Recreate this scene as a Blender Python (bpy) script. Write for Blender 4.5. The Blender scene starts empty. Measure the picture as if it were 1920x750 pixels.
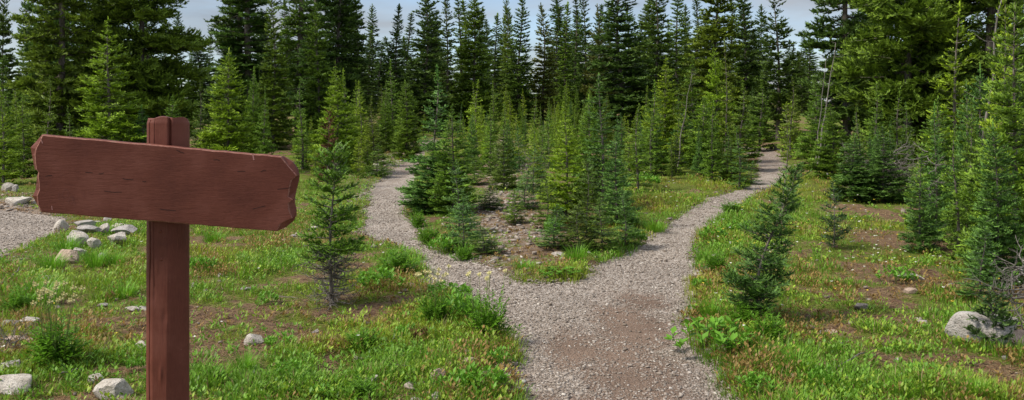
import bpy, math, random
import numpy as np
from mathutils import Vector, Matrix
R_ = math.radians
PI = math.pi
rng = np.random.default_rng(7)
random.seed(7)
scn = bpy.context.scene
col = scn.collection

# ------------------------------------------------------------------ camera constants (level camera, shifted lens)
FPX = 1663.0; CX = 960.0; HY = 215.0; CAMH = 1.6

# ------------------------------------------------------------------ noise
def _hash(ix, iy, s):
    h = (ix.astype(np.int64)*374761393 + iy.astype(np.int64)*668265263 + s*974634777) & 0x7fffffff
    h = ((h ^ (h >> 13))*1274126177) & 0x7fffffff
    h = h ^ (h >> 16)
    return (h & 0xffff)/65535.0
def vnoise(x, y, s=0):
    x = np.asarray(x, float); y = np.asarray(y, float)
    ix = np.floor(x); iy = np.floor(y); fx = x-ix; fy = y-iy
    fx = fx*fx*(3-2*fx); fy = fy*fy*(3-2*fy)
    a = _hash(ix, iy, s); b = _hash(ix+1, iy, s); c = _hash(ix, iy+1, s); d = _hash(ix+1, iy+1, s)
    return (a*(1-fx)+b*fx)*(1-fy)+(c*(1-fx)+d*fx)*fy
def fbm(x, y, s=0, o=3):
    t = 0; a = .5; n = 0
    for k in range(o):
        t = t+a*vnoise(np.asarray(x)*2**k+k*17.3, np.asarray(y)*2**k+k*9.1, s+k); n += a; a *= .5
    return t/n
def sstep(a, b, x):
    t = np.clip((np.asarray(x, float)-a)/(b-a), 0, 1); return t*t*(3-2*t)

# ------------------------------------------------------------------ terrain
def h0(x, y):
    x = np.asarray(x, float); y = np.asarray(y, float)
    yy = np.where(y > 70, 70+10*(1-np.exp(-(y-70)/10)), y)
    g = 0.041*(np.sqrt((yy-14)**2+9)+(yy-14))/2
    u = x/(np.abs(y)+5)
    f = .35+.65*sstep(-.48, -.2, u)
    return g*f
def ground_at(px, py, h=h0):
    dx = (px-CX)/FPX; dz = (HY-py)/FPX
    Y = np.geomspace(1.2, 160, 500)
    for _ in range(2):
        k = np.nonzero(CAMH+dz*Y < h(dx*Y, Y))[0]
        if not len(k): return dx*120, 120.0
        i = max(k[0], 1); Y = np.linspace(Y[i-1], Y[i], 60)
    return dx*Y[30], Y[30]

def crom(pts, n=5):
    P = np.array(pts, float); N = len(P); out = []
    for i in range(N):
        p0, p1, p2, p3 = P[(i-1) % N], P[i], P[(i+1) % N], P[(i+2) % N]
        for k in range(n):
            t = k/n
            out.append(.5*((2*p1)+(-p0+p2)*t+(2*p0-5*p1+4*p2-p3)*t*t+(-p0+3*p1-3*p2+p3)*t**3))
    return np.array(out)
path_px = [(950,750),(950,700),(947,655),(932,612),(893,573),(850,550),(806,532),(798,502),(770,475),(735,456),(694,440),(681,410),
 (690,380),(705,345),(735,317),(760,293),(772,279),(800,262),(822,262),(800,280),(790,305),(778,330),(768,360),(766,400),(782,435),(822,464),(880,485),
 (935,499),(962,519),(1010,530),(1062,525),(1100,513),(1127,493),(1180,468),(1225,438),(1262,406),(1310,378),(1360,360),(1405,342),(1420,322),(1416,296),(1400,284),(1380,277),(1410,273),(1445,279),(1468,291),(1478,308),(1470,328),(1440,354),(1390,374),(1342,408),(1319,432),(1306,460),(1301,490),(1306,520),
 (1310,548),(1282,562),(1296,590),(1292,620),(1304,652),(1330,682),(1362,712),(1400,750)]
pw = [ground_at(*p) for p in path_px]
pw += [(1.38,4.2),(1.45,3.),(1.5,0),(1.5,-5.),(-.5,-5),(-.45,0),(-.2,3.),(-.1,4.2)]
PATH = crom(pw, 4)
road_px = [(-60,492),(0,476),(55,455),(100,436),(125,418),(118,404),(80,398),(0,393),(-80,388)]
rw = [ground_at(*p) for p in road_px]+[(-14,15.5),(-22,15),(-22,5),(-12,6.5)]
ROAD = crom(rw, 4)

class Raster:
    """distance to a polygon edge (negative inside, clamped at 1.4 m) on a 5 cm raster"""
    def __init__(s, poly, x0, x1, y0, y1, c=.05):
        s.x0, s.y0, s.c = x0, y0, c
        gx = np.arange(x0, x1, c); gy = np.arange(y0, y1, c)
        s.d = np.full((len(gy), len(gx)), 1.4**2); ins = np.zeros(s.d.shape, bool)
        Q = np.roll(poly, -1, 0); m = 1.4
        for (ax, ay), (bx, by) in zip(poly, Q):
            ex, ey = bx-ax, by-ay; L = ex*ex+ey*ey+1e-12
            i0, i1 = np.searchsorted(gx, (min(ax, bx)-m, max(ax, bx)+m)); j0, j1 = np.searchsorted(gy, (min(ay, by)-m, max(ay, by)+m))
            if i1 > i0 and j1 > j0:
                X, Y = np.meshgrid(gx[i0:i1], gy[j0:j1])
                t = np.clip(((X-ax)*ex+(Y-ay)*ey)/L, 0, 1)
                w = s.d[j0:j1, i0:i1]; np.minimum(w, (X-ax-t*ex)**2+(Y-ay-t*ey)**2, out=w)
            if abs(ey) > 1e-12:
                r = np.nonzero((ay > gy) != (by > gy))[0]
                if len(r): ins[r] ^= gx[None, :] < ((bx-ax)*(gy[r]-ay)/ey+ax)[:, None]
        s.d = np.sqrt(s.d); s.d[ins] *= -1
    def __call__(s, x, y):
        fx = (x-s.x0)/s.c; fy = (y-s.y0)/s.c
        H_, W_ = s.d.shape
        ok = (fx >= 0) & (fy >= 0) & (fx < W_-1) & (fy < H_-1)
        fx = np.clip(fx, 0, W_-1.001); fy = np.clip(fy, 0, H_-1.001)
        i = fx.astype(int); j = fy.astype(int); u = fx-i; v = fy-j; d = s.d
        r = (d[j, i]*(1-u)+d[j, i+1]*u)*(1-v)+(d[j+1, i]*(1-u)+d[j+1, i+1]*u)*v
        return np.where(ok, r, 1.4)
RP = Raster(PATH, -8, 14, -7, 50); RR = Raster(ROAD, -26, 0, 2, 22)
def edge_noise(x, y):
    return (fbm(x*1.6, y*1.6, 31, 3)-.5)*.34+(vnoise(x*9, y*9, 37)-.5)*.06
def s_path(x, y):
    x = np.atleast_1d(np.asarray(x, float)); y = np.atleast_1d(np.asarray(y, float))
    return RP(x, y)+edge_noise(x, y)
def s_road(x, y):
    x = np.atleast_1d(np.asarray(x, float)); y = np.atleast_1d(np.asarray(y, float))
    return RR(x, y)+edge_noise(x, y)
def bump(x, y):
    b = (fbm(x*.45, y*.45, 3, 3)-.5)*.13+(fbm(x*2.1, y*2.1, 8, 2)-.5)*.07
    return b
def h(x, y, sp=None, sr=None):
    x = np.atleast_1d(np.asarray(x, float)); y = np.atleast_1d(np.asarray(y, float))
    if sp is None: sp = s_path(x, y)
    if sr is None: sr = s_road(x, y)
    s = np.minimum(sp, sr)
    m = sstep(-.05, 1.0, s)
    z = h0(x, y)+bump(x, y)*m-.05*(1-sstep(-.15, .22, s))
    z = z+(fbm(x*1.1, y*1.1, 5, 2)-.5)*.03*(1-m)
    return z
def at(px, py):
    x, y = ground_at(px, py, h)
    return x, y, float(h(x, y)[0])

# ------------------------------------------------------------------ mesh from arrays
def mesh_np(name, V, F, attrs=None, colors=None, smooth=False, mats=None):
    V = np.asarray(V, np.float32); F = np.asarray(F, np.int32)
    me = bpy.data.meshes.new(name)
    me.vertices.add(len(V)); me.vertices.foreach_set('co', V.ravel())
    k = F.shape[1]
    me.loops.add(F.size); me.loops.foreach_set('vertex_index', F.ravel())
    me.polygons.add(len(F)); me.polygons.foreach_set('loop_start', np.arange(0, F.size, k, dtype=np.int32))
    if smooth: me.polygons.foreach_set('use_smooth', np.ones(len(F), bool))
    me.update(calc_edges=True)
    for n, a in (attrs or {}).items():
        at_ = me.attributes.new(n, 'FLOAT', 'POINT'); at_.data.foreach_set('value', np.asarray(a, np.float32))
    if colors is not None:
        c = np.ones((len(V), 4), np.float32); c[:, :3] = colors
        at_ = me.attributes.new('tone', 'FLOAT_COLOR', 'POINT'); at_.data.foreach_set('color', c.ravel())
    for m in (mats or []): me.materials.append(m)
    return me
def link(name, data, parent=None, loc=None, **props):
    o = bpy.data.objects.new(name, data); col.objects.link(o)
    if parent is not None: o.parent = parent
    if loc is not None: o.location = loc
    for k, v in props.items():
        if v is not None: o[k] = v
    return o
def thing(name, label, cat, loc=(0, 0, 0), rz=0, group=None):
    return_o = link(name, None, None, loc, label=label, category=cat, group=group)
    return_o.rotation_euler = (0, 0, rz); return_o.empty_display_size = .1
    return return_o
class Acc:
    """collects triangle soups"""
    def __init__(s): s.V = []; s.F = []; s.n = 0; s.A = []; s.C = []
    def add(s, V, F, a=None, c=None):
        V = np.asarray(V, float).reshape(-1, 3); F = np.asarray(F, int)
        s.V.append(V); s.F.append(F+s.n); s.n += len(V)
        if a is not None: s.A.append(np.broadcast_to(a, (len(V),)))
        if c is not None: s.C.append(np.broadcast_to(c, (len(V), 3)))
    def mesh(s, name, mats, smooth=False, attr=None):
        return mesh_np(name, np.concatenate(s.V), np.concatenate(s.F),
                       attrs={attr: np.concatenate(s.A)} if (attr and s.A) else None,
                       colors=np.concatenate(s.C) if s.C else None, smooth=smooth, mats=mats)
def norm(a): return a/(np.linalg.norm(a, axis=-1, keepdims=True)+1e-9)
def tube(acc, pts, rad, n=6, a=None, c=None, cap=True):
    P = np.array(pts, float); K = len(P); rad = np.broadcast_to(rad, (K,))
    T = norm(np.gradient(P, axis=0))
    ref = np.array([0, 0, 1.]) if abs(T[0][2]) < .9 else np.array([1., 0, 0])
    S = norm(np.cross(T, ref)); U = np.cross(S, T)
    th = np.arange(n)*2*PI/n
    V = (P[:, None]+rad[:, None, None]*(np.cos(th)[None, :, None]*S[:, None]+np.sin(th)[None, :, None]*U[:, None])).reshape(-1, 3)
    F = []
    for i in range(K-1):
        for j in range(n):
            p, q = i*n+j, i*n+(j+1) % n
            F += [(p, q, q+n), (p, q+n, p+n)]
    if cap:
        V = np.concatenate([V, P[-1:]]); c0 = (K-1)*n
        F += [(c0+j, c0+(j+1) % n, K*n) for j in range(n)]
    acc.add(V, F, a, c)

# ------------------------------------------------------------------ materials
class NT:
    def __init__(s, name):
        s.m = bpy.data.materials.new(name); s.m.use_nodes = True
        s.t = s.m.node_tree; s.t.nodes.clear()
        s.out = s.n('ShaderNodeOutputMaterial')
    def n(s, ty, **kw):
        nd = s.t.nodes.new(ty)
        for k, v in kw.items(): setattr(nd, k, v)
        return nd
    def l(s, a, b): s.t.links.new(a, b)
    def noise(s, scale, detail=4, rough=.55, vec=None, out='Fac', dist=0):
        nd = s.n('ShaderNodeTexNoise'); nd.inputs['Scale'].default_value = scale
        nd.inputs['Detail'].default_value = detail; nd.inputs['Roughness'].default_value = rough
        nd.inputs['Distortion'].default_value = dist
        if vec is not None: s.l(vec, nd.inputs['Vector'])
        return nd.outputs[out]
    def vor(s, scale, vec=None, out='Color', feature='F1'):
        nd = s.n('ShaderNodeTexVoronoi', feature=feature); nd.inputs['Scale'].default_value = scale
        if vec is not None: s.l(vec, nd.inputs['Vector'])
        return nd.outputs[out]
    def ramp(s, fac, stops, interp='LINEAR'):
        nd = s.n('ShaderNodeValToRGB'); e = nd.color_ramp.elements; nd.color_ramp.interpolation = interp
        while len(e) > 1: e.remove(e[-1])
        for i, (p, c) in enumerate(stops):
            x = e[0] if i == 0 else e.new(p)
            x.position = p; x.color = (c if hasattr(c, '__len__') else (c, c, c))+(() if hasattr(c, '__len__') and len(c) == 4 else (1,)) if hasattr(c, '__len__') else (c, c, c, 1)
        s.l(fac, nd.inputs['Fac']); return nd.outputs['Color']
    def mix(s, fac, a, b, mode='MIX'):
        nd = s.n('ShaderNodeMix', data_type='RGBA', blend_type=mode)
        for sock, v in ((nd.inputs['Factor'], fac), (nd.inputs['A'], a), (nd.inputs['B'], b)):
            if isinstance(v, (int, float)): sock.default_value = v if sock.type == 'VALUE' else (v, v, v, 1)
            elif isinstance(v, tuple): sock.default_value = v+(1,) if len(v) == 3 else v
            else: s.l(v, sock)
        return nd.outputs['Result']
    def math(s, op, a, b=0.0, clamp=False):
        nd = s.n('ShaderNodeMath', operation=op, use_clamp=clamp)
        for sock, v in zip(nd.inputs, (a, b)):
            if isinstance(v, (int, float)): sock.default_value = v
            else: s.l(v, sock)
        return nd.outputs[0]
    def bumpn(s, height, strength=.5, dist=.02, normal=None):
        nd = s.n('ShaderNodeBump'); nd.inputs['Strength'].default_value = strength; nd.inputs['Distance'].default_value = dist
        s.l(height, nd.inputs['Height'])
        if normal is not None: s.l(normal, nd.inputs['Normal'])
        return nd.outputs['Normal']
    def bsdf(s, color, rough=.8, normal=None, spec=.3):
        nd = s.n('ShaderNodeBsdfPrincipled')
        if isinstance(color, tuple): nd.inputs['Base Color'].default_value = color+(1,)
        else: s.l(color, nd.inputs['Base Color'])
        if isinstance(rough, (int, float)): nd.inputs['Roughness'].default_value = rough
        else: s.l(rough, nd.inputs['Roughness'])
        nd.inputs['Specular IOR Level'].default_value = spec
        if normal is not None: s.l(normal, nd.inputs['Normal'])
        return nd.outputs[0]
    def done(s, sh): s.l(sh, s.out.inputs['Surface']); return s.m
    def geo(s, o='Position'): return s.n('ShaderNodeNewGeometry').outputs[o]
    def attr(s, n, o='Fac'):
        nd = s.n('ShaderNodeAttribute'); nd.attribute_name = n; return nd.outputs[o]

def leafy(name, colorfn, transl=.25, rough=.55, spec=.25):
    t = NT(name); c = colorfn(t)
    p = t.bsdf(c, rough, spec=spec)
    tr = t.n('ShaderNodeBsdfTranslucent'); t.l(c, tr.inputs['Color'])
    mx = t.n('ShaderNodeMixShader'); mx.inputs[0].default_value = transl
    t.l(p, mx.inputs[1]); t.l(tr.outputs[0], mx.inputs[2])
    return t.done(mx.outputs[0])
def _needle(t):
    oi = t.n('ShaderNodeObjectInfo')
    f = t.attr('fresh')
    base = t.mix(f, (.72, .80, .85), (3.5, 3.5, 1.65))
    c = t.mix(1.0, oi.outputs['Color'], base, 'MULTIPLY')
    r = t.geo('Random Per Island')
    v = t.ramp(r, [(0, .7), (1, 1.3)])
    return t.mix(1.0, c, v, 'MULTIPLY')
M = {}
M['needle'] = leafy('fir needles', _needle, .22)
M['leaf'] = leafy('green leaves', lambda t: t.attr('tone', 'Color'), .35, .5, .3)
def _bark():
    t = NT('grey fir bark'); p = t.n('ShaderNodeTexCoord').outputs['Object']
    mp = t.n('ShaderNodeMapping'); t.l(p, mp.inputs[0]); mp.inputs['Scale'].default_value = (9, 9, 2.5)
    n = t.noise(5, 5, .65, mp.outputs[0])
    c = t.ramp(n, [(.3, (.055, .045, .036)), (.5, (.15, .125, .105)), (.7, (.28, .25, .22))])
    return t.done(t.bsdf(c, .9, t.bumpn(n, .8, .02), .1))
M['bark'] = _bark()
def _dead():
    t = NT('weathered dead wood'); n = t.noise(30, 4)
    c = t.ramp(n, [(.3, (.09, .078, .066)), (.6, (.20, .18, .16)), (.8, (.32, .29, .26))])
    return t.done(t.bsdf(c, .85, t.bumpn(n, .5, .01), .1))
M['dead'] = _dead()
def _deadred():
    t = NT('dry red brown needles'); r = t.geo('Random Per Island')
    c = t.ramp(r, [(0, (.06, .028, .016)), (1, (.15, .075, .04))])
    return t.done(t.bsdf(c, .9, None, .1))
M['rust'] = _deadred()
def _rock():
    t = NT('granite'); p = t.n('ShaderNodeTexCoord').outputs['Object']
    oi = t.n('ShaderNodeObjectInfo').outputs
    n1 = t.noise(2.2, 5, .6, p); n2 = t.noise(28, 4, .7, p); n3 = t.noise(7, 3, .5, p)
    c = t.ramp(n1, [(.3, (.34, .30, .26)), (.5, (.48, .44, .40)), (.7, (.60, .56, .52))])
    c = t.mix(t.ramp(n2, [(.38, .0), (.46, 1.)]), t.mix(1., c, (.5, .48, .46), 'MULTIPLY'), c)
    lich = t.ramp(n3, [(.60, 0.), (.68, .55)])
    c = t.mix(lich, c, (.17, .16, .14))
    c = t.mix(1., c, oi['Color'], 'MULTIPLY')
    hgt = t.math('ADD', t.math('MULTIPLY', n2, .35), n3)
    return t.done(t.bsdf(c, .88, t.bumpn(hgt, .7, .03), .2))
M['rock'] = _rock()
def _gravel(name, brown):
    t = NT(name); pos = t.geo('Position')
    v1 = t.vor(95, pos); v2 = t.vor(48, pos); d2 = t.vor(48, pos, 'Distance'); d1 = t.vor(95, pos, 'Distance')
    n = t.noise(1.4, 5, .6, pos); n2 = t.noise(7, 5, .6, pos); n3 = t.noise(150, 2, .6, pos)
    sep = t.n('ShaderNodeSeparateColor'); t.l(v1, sep.inputs[0])
    sep2 = t.n('ShaderNodeSeparateColor'); t.l(v2, sep2.inputs[0])
    stones = t.ramp(sep.outputs[0], [(0, (.12, .095, .075)), (.3, (.24, .195, .16)), (.6, (.35, .295, .25)), (.88, (.45, .395, .345)), (1, (.58, .53, .47))])
    stones2 = t.ramp(sep2.outputs[1], [(0, (.18, .145, .115)), (.5, (.32, .27, .23)), (1, (.50, .45, .40))])
    c = t.mix(t.ramp(sep2.outputs[0], [(.55, 0.), (.6, 1.)]), stones, stones2)
    dirt = t.ramp(n3, [(.3, (.12, .075, .05)), (.7, (.22, .15, .11))])
    f = t.attr('dirt')
    k = t.math('ADD', t.math('MULTIPLY', n2, 1.1), t.math('MULTIPLY', f, 1.0))
    k = t.ramp(k, [(.62, .0), (1.15, .88)])
    c = t.mix(k, c, dirt)
    c = t.mix(1., c, t.ramp(n, [(.3, .75), (.7, 1.15)]), 'MULTIPLY')
    hh = t.math('ADD', t.math('MULTIPLY', d1, -.5), t.math('MULTIPLY', d2, -.6))
    return t.done(t.bsdf(c, .95, t.bumpn(hh, .9, .02), .15))
M['gravel'] = _gravel('crushed gravel path', 0)
def _pebble():
    t = NT('gravel chips'); r = t.geo('Random Per Island')
    c = t.ramp(r, [(0, (.14, .11, .085)), (.25, (.22, .18, .148)), (.65, (.29, .245, .205)), (.93, (.36, .315, .275)), (1, (.50, .455, .40))])
    return t.done(t.bsdf(c, .9, None, .2))
M['pebble'] = _pebble()
def _ground():
    t = NT('forest soil with moss and litter'); pos = t.geo('Position')
    n1 = t.noise(1.7, 6, .62, pos); n2 = t.noise(14, 5, .7, pos); n3 = t.noise(90, 3, .7, pos); n4 = t.noise(5, 4, .6, pos)
    soil = t.ramp(t.math('ADD', t.math('MULTIPLY', n3, .6), t.math('MULTIPLY', n2, .4)), [(.3, (.06, .034, .022)), (.5, (.16, .10, .068)), (.68, (.33, .235, .17))])
    litter = t.ramp(n3, [(.25, (.13, .08, .04)), (.7, (.33, .23, .12))])
    moss = t.ramp(n3, [(.25, (.06, .085, .012)), (.55, (.13, .17, .025)), (.8, (.22, .25, .05))])
    c = t.mix(t.ramp(n2, [(.42, 0.), (.58, .8)]), soil, litter)
    g = t.attr('green')
    k = t.math('ADD', t.math('MULTIPLY', n4, .9), t.math('ADD', g, t.math('MULTIPLY', n2, .5)))
    c = t.mix(t.ramp(k, [(.85, 0.), (1.25, .95)]), c, moss)
    st = t.attr('stony')
    sv = t.vor(16, pos); sp = t.n('ShaderNodeSeparateColor'); t.l(sv, sp.inputs[0])
    stc = t.ramp(sp.outputs[0], [(0, (.2, .15, .12)), (1, (.5, .44, .39))])
    kk = t.math('MULTIPLY', st, t.ramp(sp.outputs[1], [(.45, 0.), (.5, 1.)]))
    c = t.mix(kk, c, stc)
    hh = t.math('ADD', n2, t.math('MULTIPLY', n3, .5))
    return t.done(t.bsdf(c, .97, t.bumpn(hh, 1., .04), .1))
M['ground'] = _ground()
def _paint(vert):
    t = NT('red brown painted wood'+(' post' if vert else '')); p = t.n('ShaderNodeTexCoord').outputs['Object']
    mp = t.n('ShaderNodeMapping'); t.l(p, mp.inputs[0])
    mp.inputs['Scale'].default_value = (14, 14, 1.2) if vert else (2.6, 9, 13)
    g = t.noise(7, 6, .6, mp.outputs[0], dist=.5)
    mp2 = t.n('ShaderNodeMapping'); t.l(p, mp2.inputs[0])
    mp2.inputs['Scale'].default_value = (60, 60, 5) if vert else (8, 40, 75)
    g2 = t.noise(3, 4, .6, mp2.outputs[0])
    b = t.noise(5.5, 5, .6, p)
    c = t.ramp(b, [(.3, (.072, .017, .011)), (.5, (.112, .030, .019)), (.7, (.170, .058, .042))])
    b2 = t.noise(30, 5, .75, mp.outputs[0])
    c = t.mix(t.ramp(b2, [(.35, 0.), (.7, .45)]), c, (.175, .060, .038))
    c = t.mix(t.ramp(g, [(.28, .35), (.42, 0.)]), c, (.06, .013, .010))
    # short checks and dents along the grain
    ck = t.ramp(g2, [(.245, 1.), (.285, 0.)])
    msk = t.ramp(t.noise(9, 3, .6, p), [(.5, 0.), (.6, 1.)])
    ck = t.math('MULTIPLY', ck, msk)
    c = t.mix(t.math('MULTIPLY', ck, .75), c, (.05, .014, .012))
    sc = t.ramp(t.noise(75, 2, .5, p), [(.755, 0.), (.79, .6)])
    c = t.mix(sc, c, (.38, .26, .23))
    hh = t.math('SUBTRACT', t.math('ADD', t.math('MULTIPLY', g, .5), t.math('MULTIPLY', g2, .25)), t.math('MULTIPLY', ck, 1.2))
    rg = t.ramp(b, [(.3, .5), (.7, .7)])
    return t.done(t.bsdf(c, rg, t.bumpn(hh, .5, .004), .22))
M['paint'] = _paint(False); M['paint_post'] = _paint(True)
def flat(name, c, r=.8):
    t = NT(name); n = t.noise(40, 3)
    return t.done(t.bsdf(t.mix(1., c, t.ramp(n, [(.3, .75), (.7, 1.2)]), 'MULTIPLY'), r))
M['seed'] = flat('pale yellow seed heads', (.72, .66, .34))
def _worn():
    t = NT('worn paint edge'); n = t.noise(45, 4, .7)
    return t.done(t.bsdf(t.ramp(n, [(.4, (.15, .045, .033)), (.6, (.34, .17, .13)), (.75, (.50, .36, .30))]), .8, t.bumpn(n, .6, .004), .2))
M['worn'] = _worn()
M['carve'] = flat('faint scored paint', (.15, .05, .04))
M['scratch'] = flat('pale scratched paint', (.36, .17, .15))
M['crackm'] = flat('dark crack', (.02, .008, .007))

# ------------------------------------------------------------------ vegetation zones (world ellipses from photo landmarks)
def W(px, py, rx, ry):
    x, y = ground_at(px, py)
    return x, y, max(rx*y/FPX, .1), max(ry*y*y/(FPX*CAMH), .12)
BARE = [W(*a) for a in [(420,580,90,20),(560,520,60,14),(500,610,80,16),(400,520,40,12),(1580,560,90,14),(1500,500,40,14),(1700,450,60,16),(1450,380,30,10),(1560,690,60,12),(1280,470,14,6),(60,500,70,22),(120,560,40,10),(80,395,90,14),(440,640,110,30),(700,580,70,22),(300,600,20,20),(760,720,60,14),(640,680,90,20),(30,650,60,40),
  (955,380,65,60),(950,300,50,40),(1000,440,80,25),(620,570,70,18),(1700,690,110,26),(1600,650,120,24),(1480,720,40,15),(1780,420,60,30),(1650,400,60,22),(1590,520,120,14),(690,500,20,8),(500,400,60,15),(1640,600,60,20),(1860,700,80,20),(1300,660,16,14)]]
LUSH = [W(*a) for a in [(60,540,70,22),(200,440,80,25),(160,480,60,20),(230,530,70,20),(90,650,70,35),(60,560,60,15),(460,380,120,30),(640,370,60,60),(740,490,50,25),(850,590,110,45),(880,650,80,40),(870,720,90,30),
  (700,650,40,25),(720,530,80,30),(1040,510,80,16),(820,450,50,20),(1150,470,60,20),(1250,380,110,40),(1350,340,80,30),(1380,480,60,60),(1340,570,60,40),(1380,650,90,40),(1450,700,110,40),(1550,640,40,20),(1350,430,40,40),(1590,350,80,15),(500,480,120,35),(550,700,60,30),(380,700,40,30),(1730,740,60,16),(1520,430,60,40),(950,228,90,14)]]
def zone(Z, x, y):
    r = np.zeros(np.shape(x))
    for cx, cy, rx, ry in Z:
        d = ((x-cx)/rx)**2+((y-cy)/ry)**2
        r = np.maximum(r, np.exp(-d*.9))
    return r
def lushness(x, y):
    n = fbm(x*1.3, y*1.3, 51, 3)
    n2 = fbm(x*.35, y*.35, 77, 2)
    n3 = fbm(x*3.4, y*3.4, 66, 2)
    return np.clip(.40-.13*sstep(.18, .4, x/(y+1))*sstep(5, 8, y)+(n-.5)*1.3+(n3-.5)*1.2+(n2-.5)*.5+.55*zone(LUSH, x, y)-.42*zone(BARE, x, y), 0, 1)
STONY = [W(*a) for a in [(945,380,48,60),(950,300,40,36),(985,440,45,12),(60,380,100,25),(740,300,30,20),(700,350,12,40)]]

# ------------------------------------------------------------------ ground sheet, path, road
def build_ground():
    w = np.concatenate([np.geomspace(1.0, 9.5, 60, endpoint=False), np.geomspace(9.5, 32, 400, endpoint=False), np.geomspace(32, 90, 160, endpoint=False), np.geomspace(90, 1500, 40)])
    uc = np.linspace(-.62, .62, 330)
    u = np.concatenate([-np.geomspace(6, .64, 30), uc, np.geomspace(.64, 6, 30)])
    U, Wd = np.meshgrid(u, w)
    X = (U*Wd).ravel(); Y = (Wd-6).ravel()
    sp = s_path(X, Y); sr = s_road(X, Y)
    Z = h(X, Y, sp, sr)
    V = np.stack([X, Y, Z], 1)
    nu = len(u); nw = len(w)
    i, j = np.meshgrid(np.arange(nw-1), np.arange(nu-1), indexing='ij')
    a = (i*nu+j).ravel(); b = a+1; c = a+nu+1; d = a+nu
    F = np.concatenate([np.stack([a, b, c], 1), np.stack([a, c, d], 1)])
    g = lushness(X, Y); st = zone(STONY, X, Y)
    me = mesh_np('ground', V, F, {'green': g, 'stony': st}, smooth=True, mats=[M['ground']])
    link('ground', me, kind='structure')
    for nm, s, dz in (('path', sp, .006), ('gravel_road', sr, .006)):
        sf = s[F]; allin = (sf < 0).all(1); some = (sf < 0).any(1) & ~allin
        VV = [V+np.array([0, 0, dz])]; FF = [F[allin]]
        ev = []; ef = []; n0 = len(V)
        for tri, sv in zip(F[some], sf[some]):
            poly = []
            for k in range(3):
                p, q = tri[k], tri[(k+1) % 3]; sa, sb = sv[k], sv[(k+1) % 3]
                if sa < 0: poly.append(V[p]+(0, 0, dz))
                if (sa < 0) != (sb < 0):
                    t = sa/(sa-sb); poly.append(V[p]*(1-t)+V[q]*t+(0, 0, dz*.3))
            b0 = n0+len(ev); ev += poly
            for k in range(1, len(poly)-1): ef.append((b0, b0+k, b0+k+1))
        VV = np.concatenate([VV[0], np.array(ev)]); FF = np.concatenate([FF[0], np.array(ef)])
        used = np.unique(FF); remap = np.full(len(VV), -1); remap[used] = np.arange(len(used))
        VV = VV[used]; FF = remap[FF]
        x, y = VV[:, 0], VV[:, 1]
        Zb = [W(*a) for a in [(1180,600,60,45),(1170,690,120,70),(1080,650,60,40),(1130,740,140,20),(1200,560,50,20)]]
        dirt = np.clip(zone(Zb, x, y)*(.25+1.5*fbm(x*2.6, y*2.6, 15, 3)), 0, 1)*.95+sstep(13, 26, y)*.26
        if nm == 'gravel_road': dirt = dirt*0
        me = mesh_np(nm, VV, FF, {'dirt': dirt}, smooth=True, mats=[M['gravel']])
        link(nm, me, kind='structure')
build_ground()

# ------------------------------------------------------------------ fir generator
def spawn(P, D, U, L, spacing, ratio, ang, taper='sin', s0=.12, jit=.25):
    """children segments on straight parents"""
    n = np.maximum((L/spacing).astype(int), 1)
    idx = np.repeat(np.arange(len(P)), n*2)
    off = np.concatenate([[0], np.cumsum(n*2)])[:-1]
    k = np.arange(len(idx))-off[idx]
    s = s0+(1-s0)*((k//2)+rng.random(len(k)))/n[idx]
    side = np.where(k % 2 == 0, 1., -1.)
    Dp, Up = D[idx], U[idx]
    S = norm(np.cross(Dp, Up))
    Lc = L[idx]*ratio*((1.05-s) if taper == 'lin' else np.sin(PI*np.clip(.12+.8*s, 0, 1)))*(.7+.5*rng.random(len(s)))
    Lc = np.maximum(Lc, .025)
    a = ang+rng.normal(0, jit, len(s))*.5
    d = norm(Dp*np.cos(a)[:, None]+S*(side*np.sin(a))[:, None]+Up*(rng.normal(.14, .22, len(s)))[:, None])
    return P[idx]+Dp*(L[idx]*s)[:, None], d, Up, Lc
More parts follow.
